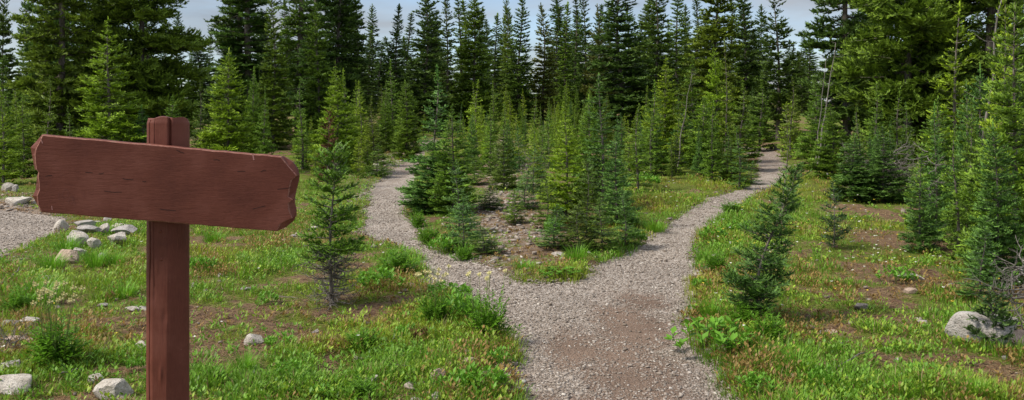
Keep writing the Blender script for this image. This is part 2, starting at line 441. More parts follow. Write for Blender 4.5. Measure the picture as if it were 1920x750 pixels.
def needles(P, D, U, L, dens, nl, nw, fr, body=.42):
    n = np.maximum((L*dens).astype(int), 2)
    idx = np.repeat(np.arange(len(P)), n)
    off = np.concatenate([[0], np.cumsum(n)])[:-1]
    u = (np.arange(len(idx))-off[idx]+rng.random(len(idx)))/n[idx]
    Dp = D[idx]; Up = U[idx]; S = norm(np.cross(Dp, Up))
    th = rng.normal(0, 1.0, len(idx)); sg = np.where(rng.random(len(idx)) < .5, 1., -1.)
    rad = S*(sg*np.cos(th*.75))[:, None]+Up*(np.abs(np.sin(th*.75))*.9-.05)[:, None]
    ph = .75+rng.normal(0, .18, len(idx))
    nd = norm(Dp*np.cos(ph)[:, None]+rad*np.sin(ph)[:, None])
    l = nl*(.7+.5*rng.random(len(idx)))
    b = P[idx]+Dp*(L[idx]*u)[:, None]
    wv = norm(np.cross(nd, norm(Up+rng.normal(0, .5, (len(idx), 3)))))*(nw*.5)
    V = np.stack([b-wv, b+wv, b+nd*l[:, None]], 1)
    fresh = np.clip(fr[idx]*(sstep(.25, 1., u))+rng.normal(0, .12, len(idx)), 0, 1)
    V1 = V.reshape(-1, 3); f1 = np.repeat(fresh, 3); F1 = np.arange(len(V1)).reshape(-1, 3)
    # flat bodies of the sprays, folded a little along the twig
    S = norm(np.cross(D, U)); m = len(P); wb = np.minimum(nl*body, L*.42)*(.75+.5*rng.random(m))
    dr = wb*rng.normal(.22, .25, m); st = .30+.25*rng.random(m)
    q = P+D*(L*st)[:, None]; tip = P+D*(L+nl*.35)[:, None]; q2 = P+D*(L*(st+.38))[:, None]
    jl, jr = (1+rng.normal(0, .2, (2, m)))
    B = np.stack([P, q+S*(wb*jl)[:, None]-U*dr[:, None], q2+S*(wb*.62*jr)[:, None]-U*(dr*.5)[:, None], tip, q2-S*(wb*.62*jl)[:, None]-U*(dr*.5)[:, None], q-S*(wb*jr)[:, None]-U*dr[:, None], q+U*(.1*wb)[:, None]], 1).reshape(-1, 3)
    F2 = (np.array([(0, 6, 1), (1, 6, 2), (6, 3, 2), (6, 4, 3), (6, 5, 4), (0, 5, 6)])[None]+(np.arange(m)*7)[:, None, None]).reshape(-1, 3)
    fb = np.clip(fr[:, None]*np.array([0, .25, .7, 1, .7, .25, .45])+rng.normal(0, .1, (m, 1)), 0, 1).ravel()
    return np.concatenate([V1, B]), np.concatenate([f1, fb]), np.concatenate([F1, F2+len(V1)])

def fir(name, seed, H, R, z0=.06, p=.75, nper=7, gap=.22, a_bot=-.25, a_top=1.1, up=.22, tw=.10, st=.08, dens=60, nl=.045, nw=.012,
        tr=None, bend=(0, 0), top_gap=0, irregular=.22, flat_side=None, wob=.02, gaps=0., dead_low=0, fresh=1., kink=None, limb_r=1., body=.42):
    global rng
    keep = rng; rng = np.random.default_rng(seed)
    tr = tr or H*.011+.008
    def axis(z):
        t = z/H
        x = bend[0]*t**1.6+wob*H*math.sin(t*5+seed)*t; y = bend[1]*t**1.6+wob*H*math.cos(t*4+seed*2)*t
        if kink: x += kink*math.sin(t*PI*1.3)
        return np.array([x, y, z])
    wood = Acc()
    zs = np.linspace(0, H, 22)
    tube(wood, [axis(z) for z in zs], [tr*(1.25 if i == 0 else 1)*(1-.93*(z/H)**.85) for i, z in enumerate(zs)], 8)
    # whorls
    z = z0*H; br = []
    while z < H*.985:
        t = (z-z0*H)/(H-z0*H)
        g = gap*(1.0-.35*t)*(.8+.4*rng.random())
        n = max(3, int(round(nper*(1-.35*t)+rng.normal(0, .8))))
        a0 = rng.random()*2*PI
        for k in range(n):
            if rng.random() < gaps: continue
            az = a0+k*2*PI/n+rng.normal(0, .25)
            prof = (1-t)**p
            if z0 > 0.0 and t < .12: prof *= .72+.28*t/.12
            L = R*prof*(1-irregular*1.5*rng.random()**1.5)*(1+.14*math.sin(z*2.1+seed+az*2))+.02*H*(1-t)*.3+.04
            if top_gap and t > 1-top_gap: L *= .45
            if flat_side is not None: L *= 1-.45*max(0, math.cos(az-flat_side))
            br.append((max(z+rng.normal(0, g*.22), .01), az, L, t))
        z += g
    B = np.array(br)
    zb, az, L, t = B.T
    P0 = np.array([axis(min(zz, H*.995)) for zz in zb])
    a = a_bot+(a_top-a_bot)*t**2.2+rng.normal(0, .08, len(t))
    b = up*(1-t)*(.6+.8*rng.random(len(t)))
    dh = np.stack([np.cos(az), np.sin(az), 0*az], 1)
    zc = np.array([0, 0, 1.])
    swerve = rng.normal(0, .10, len(t)); sd = np.stack([-np.sin(az), np.cos(az), 0*az], 1)
    def pos(i, s): return P0[i]+dh[i]*(L[i]*s)[:, None]+zc*(L[i]*(a[i]*s+b[i]*s*s))[:, None]+sd[i]*(L[i]*swerve[i]*s*s)[:, None]
    def tan(i, s): return norm(dh[i]+zc*(a[i]+2*b[i]*s)[:, None]+sd[i]*(2*swerve[i]*s)[:, None])
    nb = len(t); ii = np.arange(nb)
    # limbs: thin three sided tubes
    ss = np.array([0, .33, .66, .97])
    pts = np.stack([pos(ii, np.full(nb, s)) for s in ss], 1)
    lr = (tr*.22*(L/R)**.6+.0025)*limb_r
    th = np.arange(3)*2*PI/3
    up3 = np.array([0, 0, 1.])
    ringv = np.cos(th)[None, None, :, None]*sd[:, None, None, :]+np.sin(th)[None, None, :, None]*up3
    rr = lr[:, None]*np.array([1, .75, .5, .15])
    LV = (pts[:, :, None, :]+ringv*rr[:, :, None, None]).reshape(-1, 3)
    LF = []
    for q in range(3):
        for j in range(3):
            p_, q_ = q*3+j, q*3+(j+1) % 3
            LF += [(p_, q_, q_+3), (p_, q_+3, p_+3)]
    LF = (np.array(LF)[None]+(np.arange(nb)*12)[:, None, None]).reshape(-1, 3)
    wood.add(LV, LF)
    # keep foliage off dead low branches
    live = t >= dead_low
    ii = ii[live]
    # segments of branch proper
    segs = []
    for s0 in np.arange(.18, 1., .2):
        A_ = pos(ii, np.full(len(ii), s0)); B_ = pos(ii, np.full(len(ii), min(s0+.2, 1.)))
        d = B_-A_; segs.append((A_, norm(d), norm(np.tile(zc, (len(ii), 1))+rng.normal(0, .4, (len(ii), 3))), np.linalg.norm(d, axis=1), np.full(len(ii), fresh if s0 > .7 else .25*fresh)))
    # twigs
    n = np.maximum((L[ii]/tw).astype(int), 2)
    idx = np.repeat(np.arange(len(ii)), n*2); off = np.concatenate([[0], np.cumsum(n*2)])[:-1]
    k = np.arange(len(idx))-off[idx]; s = .10+.88*((k//2)+rng.random(len(k)))/n[idx]
    bi = ii[idx]
    Pt = pos(bi, s); Tt = tan(bi, s); Sd = sd[bi]*np.where(k % 2 == 0, 1., -1.)[:, None]
    lt = L[bi]*.42*np.sin(PI*np.clip(.13+.80*s, 0, 1))*(.65+.55*rng.random(len(s)))+.02
    an = .9+rng.normal(0, .18, len(s))
    Dt = norm(Tt*np.cos(an)[:, None]+Sd*np.sin(an)[:, None]+zc*rng.normal(.22, .24, len(s))[:, None])
    Ut = norm(np.tile(zc, (len(s), 1))+rng.normal(0, .42, (len(s), 3)))
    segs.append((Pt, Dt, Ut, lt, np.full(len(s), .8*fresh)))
    big = lt > st*1.6
    if big.any():
        q = spawn(Pt[big], Dt[big], Ut[big], lt[big], st, .5, .8, 'lin')
        segs.append(q+(np.full(len(q[0]), fresh),))
    # leader
    lz = np.arange(H*.9, H, max(.03, H*.01)); LP = np.array([axis(z_) for z_ in lz])
    segs.append((LP, np.tile(zc, (len(lz), 1)), np.tile([1., 0, 0], (len(lz), 1)), np.full(len(lz), H*.02+.02), np.full(len(lz), .9*fresh)))
    P = np.concatenate([s_[0] for s_ in segs]); D = np.concatenate([s_[1] for s_ in segs]); U = np.concatenate([s_[2] for s_ in segs])
    LL = np.concatenate([s_[3] for s_ in segs]); FR = np.concatenate([s_[4] for s_ in segs])
    V, fr, FF = needles(P, D, U, LL, dens, nl, nw, FR, body)
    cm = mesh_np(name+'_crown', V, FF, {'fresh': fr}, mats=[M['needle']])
    tm = wood.mesh(name+'_trunk', [M['bark']], smooth=True)
    rng = keep
    return dict(crown=cm, trunk=tm, H=H, R=R)

# archetypes -----------------------------------------------------
big = [fir('big', 100+i, 12, 2.45+.15*i, z0=.03, p=.62, nper=8, gap=.46, a_bot=-.40, up=.34, tw=.125, st=.11, dens=22, nl=.075, nw=.022, fresh=.9, irregular=.28, body=.55) for i in range(3)]
colm = [fir('column', 150+i, 12, [1.45, 1.25, 1.6][i], z0=.03, p=.5, nper=8, gap=.38, a_bot=-.42, up=.36, tw=.11, st=.10, dens=22, nl=.075, nw=.022, fresh=.9, irregular=.42, gaps=.08, body=.55) for i in range(3)]
mid = [fir('mid', 200+i, 8, [1.2, 1.4, 1.0, 1.25][i], z0=.05, p=.70, nper=8, gap=.285, a_bot=-.38, up=.34, tw=.11, st=.11, dens=22, nl=.09, nw=.028, fresh=.85, irregular=.34, gaps=.06, body=.55) for i in range(4)]
spire = [fir('spire', 300+i, 8, [.62, .75, .5][i], z0=.05, p=.55, nper=8, gap=.24, a_bot=-.42, up=.36, tw=.10, st=.12, dens=18, nl=.09, nw=.028, fresh=.75, irregular=.4, gaps=.12, body=.55) for i in range(3)]
openf = [fir('open', 400, 8, 1.35, z0=.1, p=.7, nper=6, gap=.36, a_bot=-.15, up=.5, tw=.12, st=.12, dens=20, nl=.095, nw=.028, fresh=.6, irregular=.4, gaps=.14, body=.5)]
young = [fir('young', 500+i, 3.2, [.72, .62, .8, .55, .66][i], z0=.02, p=.85, nper=[9, 7, 9, 7, 8][i], gap=[.175, .165, .15, .20, .175][i], a_bot=-.12, a_top=.8, up=.2, tw=.065, st=.06, dens=42, nl=.038, nw=.010, fresh=1., top_gap=[.13, .2, .1, .22, .15][i], irregular=[.25, .4, .3, .45, .35][i], gaps=[.06, .16, .08, .2, .12][i], body=.45, wob=[.01, .03, .02, .035, .02][i]) for i in range(5)]
sap = [fir('sap', 600+i, 1.6, [.42, .34, .48, .38][i], z0=.02, p=.75, nper=6, gap=.13, a_bot=-.1, a_top=.9, up=.2, tw=.05, st=.05, dens=60, nl=.03, nw=.007, fresh=.9, top_gap=.12, irregular=.42, gaps=.12, tr=.016, body=.4, wob=.03) for i in range(4)]

used = {}
def plant_tree(arch, x, y, Ht, w=None, label='', cat='fir tree', name='fir_tree', group=None, rz=None, tint=(.045, .075, .018), tilt=(0, 0), z=None):
    """copy of an archetype: trunk and crown under a root empty"""
    if z is None: z = float(h(x, y)[0])
    s = Ht/arch['H']; sx = (w/2/arch['R'] if w else s)
    r = thing(name, label, cat, (x, y, z-.02), random.random()*6.28 if rz is None else rz, group)
    r.scale = (sx, sx, s); r.rotation_euler.x = tilt[0]; r.rotation_euler.y = tilt[1]
    k = id(arch['crown'])
    if k not in used:
        used[k] = (link('trunk', arch['trunk'], r), link('crown', arch['crown'], r)); parts = used[k]
    else:
        parts = []
        for o in used[k]:
            c = o.copy(); col.objects.link(c); c.parent = r; parts.append(c)
    v = .88+random.random()*.24
    parts[1].color = (tint[0]*v*(.93+.14*random.random()), tint[1]*v, tint[2]*v, 1)
    return r
def px_tree(arch, px, Y, top, wpx, label, tint, **kw):
    """tree standing at distance Y on the bearing of px; height and width from its apparent size"""
    x = (px-CX)/FPX*Y; z = float(h(x, Y)[0])
    Ht = CAMH+(HY-top)/FPX*Y-z
    return plant_tree(arch, x, Y, Ht, wpx/FPX*Y, label, tint=tint, z=z, **kw)
OL2 = (.090, .128, .026); DK = (.062, .098, .024); DK2 = (.052, .088, .028); OL = (.085, .120, .022); BR = (.130, .185, .022); YG = (.135, .190, .020); BL = (.062, .118, .038); MD = (.082, .132, .024); BRN = (.088, .098, .030)
TALL = [
 # arch, px, dist, top, width px, tint, label
 (colm[2],112,25,-430,185,OL2,'huge dark fir rising out of frame behind the left end of the sign board'),
 (big[1],262,27,-400,265,OL2,'huge dark fir rising out of frame behind the sign post'),
 (colm[1],172,27,-380,150,DK,'dark column shaped fir between the two huge left firs'),
 (colm[0],1764,24,-480,170,DK,'dark column shaped fir right of the huge olive fir'),
 (spire[0],12,30,105,52,MD,'slim spired fir at the far left edge against pale sky'),
 (spire[2],38,38,138,34,DK,'thin distant fir just right of the far left slim fir'),
 (colm[0],452,34,-330,128,DK2,'tall dark fir filling the right side of the left sky gap'),
 (mid[0],512,27,-10,92,OL,'olive green fir standing in front of the dark group right of the sign'),
 (colm[1],560,36,-330,124,MD,'tall dark fir behind the middle of the dark group right of the sign'),
 (mid[1],597,28,6,95,MD,'mid green pointed fir in front of the dark group right of the sign'),
 (colm[2],636,37,-230,124,DK2,'tall dark fir at the right end of the dark group right of the sign'),
 (spire[1],668,40,-60,56,DK,'narrow tall fir on the right shoulder of the left dark group'),
 (spire[0],692,44,58,44,DK,'slender fir stepping down into the middle sky gap'),
 (spire[2],712,50,80,36,DK2,'thin low spire standing inside the middle sky gap'),
 (mid[2],744,38,8,70,DK,'narrow dark fir with a sharp tip on the right of the middle sky gap'),
 (mid[3],797,36,-45,112,DK2,'full dark fir above the bend of the left path'),
 (spire[1],838,44,-30,50,DK,'slim dark spire between the two full firs above the left path'),
 (spire[2],862,46,-20,44,MD,'narrow spire touching the left of the brownish full fir'),
 (mid[1],888,37,-35,112,OL,'brownish olive full fir behind the left part of the island'),
 (spire[0],928,46,26,48,DK,'small pointed fir against sky right of the brownish full fir'),
 (spire[1],956,50,14,44,DK2,'thin fir just left of the tall sharp fir over the island'),
 (mid[2],973,40,-6,82,DK,'tall sharp dark fir over the middle of the island'),
 (mid[0],1017,41,6,80,BRN,'brownish fir standing alone against sky over the island'),
 (spire[2],1046,48,14,40,DK,'first thin spire right of the brownish lone fir'),
 (spire[0],1060,45,5,48,MD,'mid green spire in the row of thin spires'),
 (spire[2],1077,47,-14,36,DK2,'tallest dark thin spire of the row over the island'),
 (spire[1],1096,46,-26,52,DK,'dark narrow fir left of the sparse fir tip'),
 (openf[0],1122,44,8,80,BRN,'sparse brownish fir with an open top beside the widest central fir'),
 (mid[3],1166,32,-70,165,DK2,'widest dark fir in the centre with dense layered boughs'),
 (mid[0],1228,37,-60,104,DK,'tall fir just right of the widest central fir'),
 (spire[1],1270,41,-30,70,MD,'slim green fir second right of the widest central fir'),
 (spire[0],1302,44,-5,54,DK,'small dark spire left of the broad olive fir'),
 (mid[1],1342,33,-110,150,OL,'broad olive fir behind the thicket above the right path'),
 (mid[2],1396,35,-60,92,DK,'dark fir right of the broad olive fir'),
 (openf[0],1458,31,-28,128,DK,'open crowned dark fir standing behind the end of the right path'),
 (spire[2],1514,55,70,36,MD,'tiny distant spire in the right sky gap'),
 (spire[0],1503,52,95,30,DK,'lower distant spire under the right sky gap'),
 (colm[2],1588,29,-380,170,DK2,'tall dark fir on the right side of the right sky gap'),
 (big[0],1700,23,-560,290,MD,'huge olive fir with wide layered boughs on the right'),
 (colm[0],1850,22,-560,220,DK,'huge dark fir behind the right edge thicket'),
 (mid[1],1640,33,-120,140,DK2,'dark fir behind the left side of the huge olive fir'),
]
for a_, px, Y, top, w, ti, lab in TALL:
    px_tree(a_, px, Y, top, w, lab, ti, group='tall firs')
YOUNG = [
 (0,205,19,34,178,BR,'bright green pointed fir in front of the two huge left firs'),
 (2,428,19.5,92,140,BR,'bright green fir with a golden tip right of the sign post'),
 (2,632,20,118,112,BR,'bushy bright green fir behind the scraggly near sapling'),
 (3,648,20.6,130,60,BR,'slim bright fir leaning against the bushy bright green fir'),
 (3,567,20.5,146,60,MD,'thin sparse young fir right of the sign board with bare lower stem'),
 (1,6,19,165,80,BR,'bright green young fir cut by the left picture edge'),
 (4,45,21,175,70,MD,'mid green young fir behind the left tip of the board'),
 (3,88,19,142,60,OL,'thin leadered young fir above the left part of the board'),
 (1,128,18,198,60,MD,'short young fir peeping over the left part of the board'),
 (2,268,19,196,70,BL,'blue green young fir just left of the post top'),
 (0,322,20,178,90,MD,'young fir with a bare leader just right of the post top'),
 (4,375,21,150,60,DK,'dark young fir between post and golden tipped fir'),
 (0,476,22,190,70,MD,'young fir behind the right half of the board'),
 (4,735,27,112,64,MD,'young fir left of the left path bend'),
 (2,762,24,150,80,MD,'broad young fir where the left path disappears'),
 (1,700,22,180,60,OL,'olive young fir left of the left path'),
 (0,672,26,150,70,MD,'young fir behind the bushy bright green fir on its right'),
 (1,812,14.4,122,128,BL,'tall blue green sapling with bare stem at the left corner of the island'),
 (0,850,13.6,194,122,MD,'second tall sapling of the island corner with a long bare leader'),
 (2,820,14.0,262,150,BL,'low bushy fir under the two tall saplings at the island corner'),
 (3,895,24,150,64,BR,'light green young fir behind the island corner saplings'),
 (4,945,17.6,222,66,DK,'dark narrow young fir in the stony middle of the island'),
 (0,1062,12.6,202,118,YG,'yellow green young fir in the front of the island'),
 (1,1130,14.6,138,118,BL,'dark blue green young fir with forked pale leader on the island'),
 (4,1156,12.4,238,96,BL,'slim blue green young fir at the right front of the island'),
 (2,1105,15.5,178,100,MD,'young fir tucked behind the forked leader fir'),
 (3,1196,17,194,74,MD,'young fir with a pale bare trunk on the grassy bank'),
 (1,1222,20,150,84,MD,'young fir behind the pale trunked fir'),
 (0,1248,24,108,100,BR,'fresh green young fir under the widest central fir on its right'),
 (4,1300,24,104,90,MD,'young fir in the thicket left of the bare leadered one'),
 (2,1342,23,84,100,BR,'golden tipped young fir in the thicket above the right path'),
 (3,1360,22,74,56,OL,'young fir with a tall bare leader in the thicket above the right path'),
 (1,1388,21,150,90,MD,'young fir at the right end of the thicket above the path'),
 (0,1318,21,180,100,MD,'young fir in the front row of the thicket above the right path'),
 (2,1282,22,205,80,BL,'blue green young fir in the front row of the thicket'),
 (3,1386,17.5,236,52,BL,'small dark young fir at the inside bend of the right path'),
 (4,1372,18.4,262,60,MD,'low young fir beside the inside bend of the right path'),
 (1,1425,27,150,70,MD,'young fir directly behind the end of the right path'),
 (3,1482,24,145,60,OL,'thin young fir right of the end of the right path'),
 (0,1530,21,150,90,MD,'young fir under the right sky gap'),
 (2,1560,19,190,100,MD,'bushy young fir under the tall dark fir on the right'),
 (4,1640,17,154,90,MD,'pointed young fir in front of the huge olive fir'),
 (3,1612,16.5,192,64,OL,'thin young fir left of the pointed young fir'),
 (1,1684,17,164,90,MD,'second pointed young fir in front of the huge olive fir'),
 (0,1655,15.5,235,110,BL,'bushy dark young fir above the right meadow'),
 (2,1600,15.6,250,110,BL,'low bushy fir behind the right meadow on its left'),
 (1,1792,14.5,-6,150,YG,'bright yellow green tall fir in front of the huge right firs'),
 (0,1760,12.2,180,150,MD,'half grown fir with dead grey twigs above the right meadow'),
 (2,1838,12,120,140,BL,'blue green fir left of the right edge trees'),
 (4,1725,10.2,286,90,BL,'slim sapling fir with a grey bare foot in the right meadow'),
 (3,1796,9.8,236,92,MD,'thin fir with a leaning bare foot at the right of the meadow'),
 (0,1905,8.9,-30,230,MD,'large green fir cut by the right picture edge'),
 (2,1868,8.3,228,150,BL,'dense bushy fir beside the big boulder'),
 (4,1880,10.5,-60,110,YG,'tall yellow green fir with a pale leaning stem at the right edge'),
]
for k, px, Y, top, w, ti, lab in YOUNG:
    px_tree(young[k], px, Y, top, w, lab, ti, name='young_fir', cat='young fir', group='young firs')

# thicket fill: saplings of every size between and behind
def fill(n, pxr, Yr, Hr, archs, label, group, tints, avoid=None, seed=1, cat='fir sapling', name='fir_sapling', wr=(.22, .36)):
    r = random.Random(seed); c = 0; k = 0
    while c < n and k < n*60:
        k += 1
        px = r.uniform(*pxr); Y = r.uniform(*Yr); x = (px-CX)/FPX*Y
        if min(s_path(x, Y)[0], s_road(x, Y)[0]) < .45: continue
        if avoid and avoid(px, Y, x): continue
        Ht = r.uniform(*Hr)
        plant_tree(r.choice(archs), x, Y, Ht, Ht*r.uniform(*wr), label, cat=cat, name=name, group=group, tint=r.choice(tints))
        c += 1
TT = [MD, BL, OL, MD, BR]
fill(34, (860, 1240), (20, 33), (.6, 1.6), young, 'small fir in the crowded slope thicket behind the middle of the island', 'slope thicket saplings', TT, seed=3)
fill(30, (880, 1440), (27, 36), (.9, 2.1), young, 'young fir standing just below the tall back row firs', 'firs under the back row', TT, seed=4)
fill(46, (850, 1300), (19, 30), (.6, 1.5), young+sap, 'pale green low fir scattered over the rising slope behind the island', 'slope seedling firs', [BR, MD, BR, BL], seed=31, wr=(.34, .5))
fill(30, (1180, 1560), (22, 33), (.9, 2.0), young, 'slim fir crowding the rise on both sides of the right path end', 'firs on the rise', [BR, MD, BL], seed=32, wr=(.26, .4), avoid=lambda px, Y, x: 1395 < px < 1480 and Y < 29)
fill(20, (560, 790), (19, 30), (.6, 1.5), young+sap, 'low fir bush on the far verge of the left path', 'left verge fir bushes', [BR, MD, OL], seed=33, wr=(.4, .6))
fill(30, (700, 1580), (32, 40), (1.0, 2.1), young, 'light green fir standing in the shade line under the tall back firs', 'shade line firs', [BR, MD, YG], seed=41, wr=(.28, .4), avoid=lambda px, Y, x: 1400 < px < 1470)
fill(12, (1200, 1400), (17.5, 22), (.8, 1.8), young, 'small fir in the thicket on the grassy bank inside the right path', 'bank thicket saplings', TT, seed=5)
fill(16, (1480, 1720), (14.5, 22), (.8, 1.7), young, 'dull green low fir in the hedge like row behind the right meadow', 'meadow edge saplings', [BL, MD, BL], seed=6, avoid=lambda px, Y, x: px < 1520 and Y < 17)
fill(8, (1740, 1960), (10.5, 15), (1.2, 2.4), young, 'low green fir packed under the right edge firs', 'right edge saplings', [BL, MD], seed=7)
fill(22, (560, 780), (22, 34), (.9, 2.2), young, 'small fir in the thicket left of the left path', 'left path saplings', TT, seed=8)
fill(16, (-80, 560), (21, 30), (1.2, 2.6), young, 'young fir half hidden behind the sign board', 'firs behind the board', TT, seed=9)
fill(38, (-250, 2150), (44, 75), (6.0, 7.6), spire+mid, 'dark background fir in the far wall of forest', 'background forest firs', [DK, DK2, OL], seed=10, cat='fir tree', name='fir_tree', wr=(.17, .3), avoid=lambda px, Y, x: 340 < px < 400 or 690 < px < 760 or 1490 < px < 1540)
fill(44, (-150, 2050), (58, 80), (6.5, 8.5), mid, 'far fir in the low dark wall of trees at the back', 'far wall of firs', [DK, DK2], seed=21, cat='fir tree', name='fir_tree', wr=(.34, .5), avoid=lambda px, Y, x: 345 < px < 400 or 700 < px < 750 or 1500 < px < 1540)
fill(70, (-150, 2050), (50, 76), (3.6, 5.2), mid, 'short far fir closing the foot of the sky gaps', 'short far firs', [DK, DK2], seed=22, cat='fir tree', name='fir_tree', wr=(.5, .7))
for px, top in ((357, 98), (374, 62), (394, 56), (366, 118), (385, 104), (728, 120), (722, 132), (1524, 122)):
    px_tree(spire[px % 3], px, 62, top, 26, 'tiny far fir tip showing in a gap of pale sky', DK, group='far tips in the sky gaps')
fill(26, (-400, 2400), (30, 48), (6, 11), mid+colm, 'tall fir in the dense stand beyond the clearing edge', 'dense stand firs', [DK, DK2], seed=12, cat='fir tree', name='fir_tree', wr=(.25, .36), avoid=lambda px, Y, x: not (px < 330 or 420 < px < 640 or px > 1590))

# ------------------------------------------------------------------ close saplings, each its own shape
def special(name, label, px, py, arch, tint, parts=(), rz=0, cat='fir sapling'):
    x, y, z = at(px, py)
    r = thing(name, label, cat, (x, y, z-.01), rz)
    link('trunk', arch['trunk'], r); c = link('crown', arch['crown'], r); c.color = tint+(1,)
    for nm, me in parts: link(nm, me, r)
    return r
def dead_twigs(seed, n, r0, hgt, L, z0=0.02, thick=.004, curl=.4, sub=4):
    rr = np.random.default_rng(seed); a = Acc()
    for i in range(n):
        az = rr.random()*2*PI; z = z0+hgt*rr.random()**1.2; l = L*(.5+.6*rr.random())
        el = rr.normal(.05, .3); p = np.array([r0*math.cos(az), r0*math.sin(az), z]); pts = [p.copy()]
        d = np.array([math.cos(az)*math.cos(el), math.sin(az)*math.cos(el), math.sin(el)])
        for k in range(6):
            d = norm(d+rr.normal(0, curl*.35, 3)+np.array([0, 0, -.05+.06*k])); p = p+d*l/6
            pts.append(p.copy())
            if k >= 1:
                for _ in range(sub-2):
                    q = norm(d+rr.normal(0, .7, 3)); ll = l*.25*rr.random()+.02
                    tube(a, [p, p+q*ll*.5, p+(q+rr.normal(0, .2, 3))*ll], [thick*.45, thick*.35, thick*.15], 3, cap=False)
        tube(a, pts, np.linspace(thick, thick*.3, 7), 4, cap=False)
    return a.mesh('dead_twigs', [M['dead']])
s1 = fir('near', 701, 1.34, .31, z0=.07, p=.40, nper=6, gap=.072, a_bot=-.05, a_top=.8, up=.2, tw=.038, st=.04, dens=100, nl=.024, nw=.005, top_gap=.08, irregular=.5, gaps=.18, tr=.02, wob=.03, dead_low=.22, fresh=.8, body=.42, limb_r=1.2)
dt = dead_twigs(5, 90, .02, .42, .27, thick=.0045)
special('fir_sapling', 'dark scraggly fir sapling with dead twisted twigs round its foot beside the left path', 622, 572, s1, (.070, .128, .022), [('dead_twigs', dt)])
s2 = fir('near', 702, 1.20, .29, z0=.08, p=.58, nper=8, gap=.066, a_bot=.08, a_top=.8, up=.14, tw=.036, st=.035, dens=100, nl=.024, nw=.005, top_gap=.06, irregular=.5, gaps=.24, tr=.017, bend=(.28, 0), wob=.045, fresh=.6, kink=-.05, body=.3)
special('fir_sapling', 'crooked dark fir sapling leaning right on the verge of the right path', 1424, 600, s2, (.062, .118, .032), [('dead_twigs', dead_twigs(9, 10, .015, .14, .14, thick=.003))])
s3 = fir('near', 703, 1.75, .10, z0=.42, p=.4, nper=4, gap=.10, a_bot=.1, a_top=.8, up=.2, tw=.04, st=.05, dens=170, nl=.022, nw=.004, irregular=.4, gaps=.15, tr=.014, bend=(.12, 0), wob=.05, fresh=1.)
x_, y_, z_ = at(1468, 440)
special('fir_sapling', 'thin wavy stemmed fir sapling with small tufts at the bend of the right path', 1466, 425, s3, BR)
s4 = fir('near', 704, .78, .20, z0=.05, p=.7, nper=5, gap=.07, a_bot=.1, a_top=.8, up=.2, tw=.04, st=.04, dens=190, nl=.021, nw=.004, irregular=.4, gaps=.15, tr=.011, fresh=.5, top_gap=.2, body=.3)
special('fir_sapling', 'small dark fir sapling alone in the middle of the right meadow', 1564, 464, s4, (.040, .078, .03))
s5 = fir('near', 705, .38, .15, z0=.05, p=.6, nper=5, gap=.05, a_bot=.2, a_top=.8, up=.2, tw=.03, st=.03, dens=220, nl=.019, nw=.0034, irregular=.3, gaps=.1, tr=.006, fresh=.6)
special('fir_sapling', 'tiny fir seedling growing in front of the big boulder', 1862, 655, s5, (.05, .085, .03))
SM = [(870,466,372,78,BL,'low bushy sapling at the left front edge of the island'),(906,474,420,66,DK,'dark low sapling by the gravel at the island front left'),
 (918,392,345,62,DK,'knee high dark sapling on the stony island ground'),(985,392,318,60,BL,'small sapling right of the stony strip on the island'),
 (1026,430,330,64,DK,'dark sapling left of the yellow green young fir'),(1040,462,380,70,BL,'low blue green sapling at the foot of the yellow green fir'),
 (1085,470,380,80,DK,'dark spreading sapling at the island front centre'),(1128,470,370,80,DK,'dark low sapling at the island front right'),
 (1172,462,350,70,BL,'sapling at the right front corner of the island'),(1268,326,256,46,DK,'neat cone shaped sapling alone on the grassy bank'),
 (932,340,270,50,DK,'small sapling left of the dark narrow young fir'),(1180,330,262,50,MD,'small sapling behind the right front of the island'),
 (707,330,268,46,MD,'small sapling on the left verge where the left path bends'),(860,440,300,70,BL,'bushy sapling behind the island front left'),
 (1100,440,290,74,DK,'dark sapling between the yellow green and blue green firs'),(650,322,262,50,BL,'low sapling behind the scraggly near sapling'),
 (1240,330,285,40,MD,'seedling fir left of the cone shaped sapling'),(1410,345,300,34,BL,'seedling fir on the inner edge of the right path'),
 (965,420,352,56,MD,'round low sapling in the middle of the stony strip'),(1000,362,270,56,BL,'sapling on the right edge of the stony strip'),(890,345,290,44,MD,'sapling on the left edge of the stony strip'),(1150,400,300,64,BL,'sapling on the bank behind the island front right'),(1015,300,236,50,MD,'sapling at the top end of the stony strip'),(975,312,246,40,BR,'pale sapling at the top end of the stony strip'),(1686,345,262,70,BL,'low dark sapling behind the right meadow'),(1840,560,420,90,BL,'sapling behind the big boulder'),(1812,470,330,80,MD,'sapling left of the right edge thicket')]
for i, (px, py, top, w, ti, lab) in enumerate(SM):
    x, y, z = at(px, py)
    plant_tree(sap[i % 4], x, y, CAMH+(HY-top)/FPX*y-z, w*1.22/FPX*y, lab, cat='fir sapling', name='fir_sapling', group='small saplings', tint=ti, z=z)

# dead trees and bushes
def snag(label, px, Y, top_px, top_y, r=.035, seed=0, base_py=None):
    x = (px-CX)/FPX*Y; z = float(h(x, Y)[0]); tx = (top_px-CX)/FPX*Y-x; tz = CAMH+(HY-top_y)/FPX*Y-z
    rr = np.random.default_rng(seed); a = Acc(); K = 10
    pts = np.array([[tx*t+rr.normal(0, .02), rr.normal(0, .02), tz*t] for t in np.linspace(0, 1, K)]); pts[0] = 0
    tube(a, pts, np.linspace(r, r*.25, K), 7)
    for i in range(16):
        q = rr.integers(2, K); t = q/(K-1); p = pts[q]; az = rr.random()*6.28; l = .25*rr.random()+.08
        tube(a, [p, p+np.array([math.cos(az), math.sin(az), .1])*l*.5, p+np.array([math.cos(az), math.sin(az), .35])*l], [r*.2, r*.15, r*.06], 3)
    o = thing('dead_tree', label, 'dead tree', (x, Y, z))
    link('trunk', a.mesh('trunk', [M['dead']], True), o)
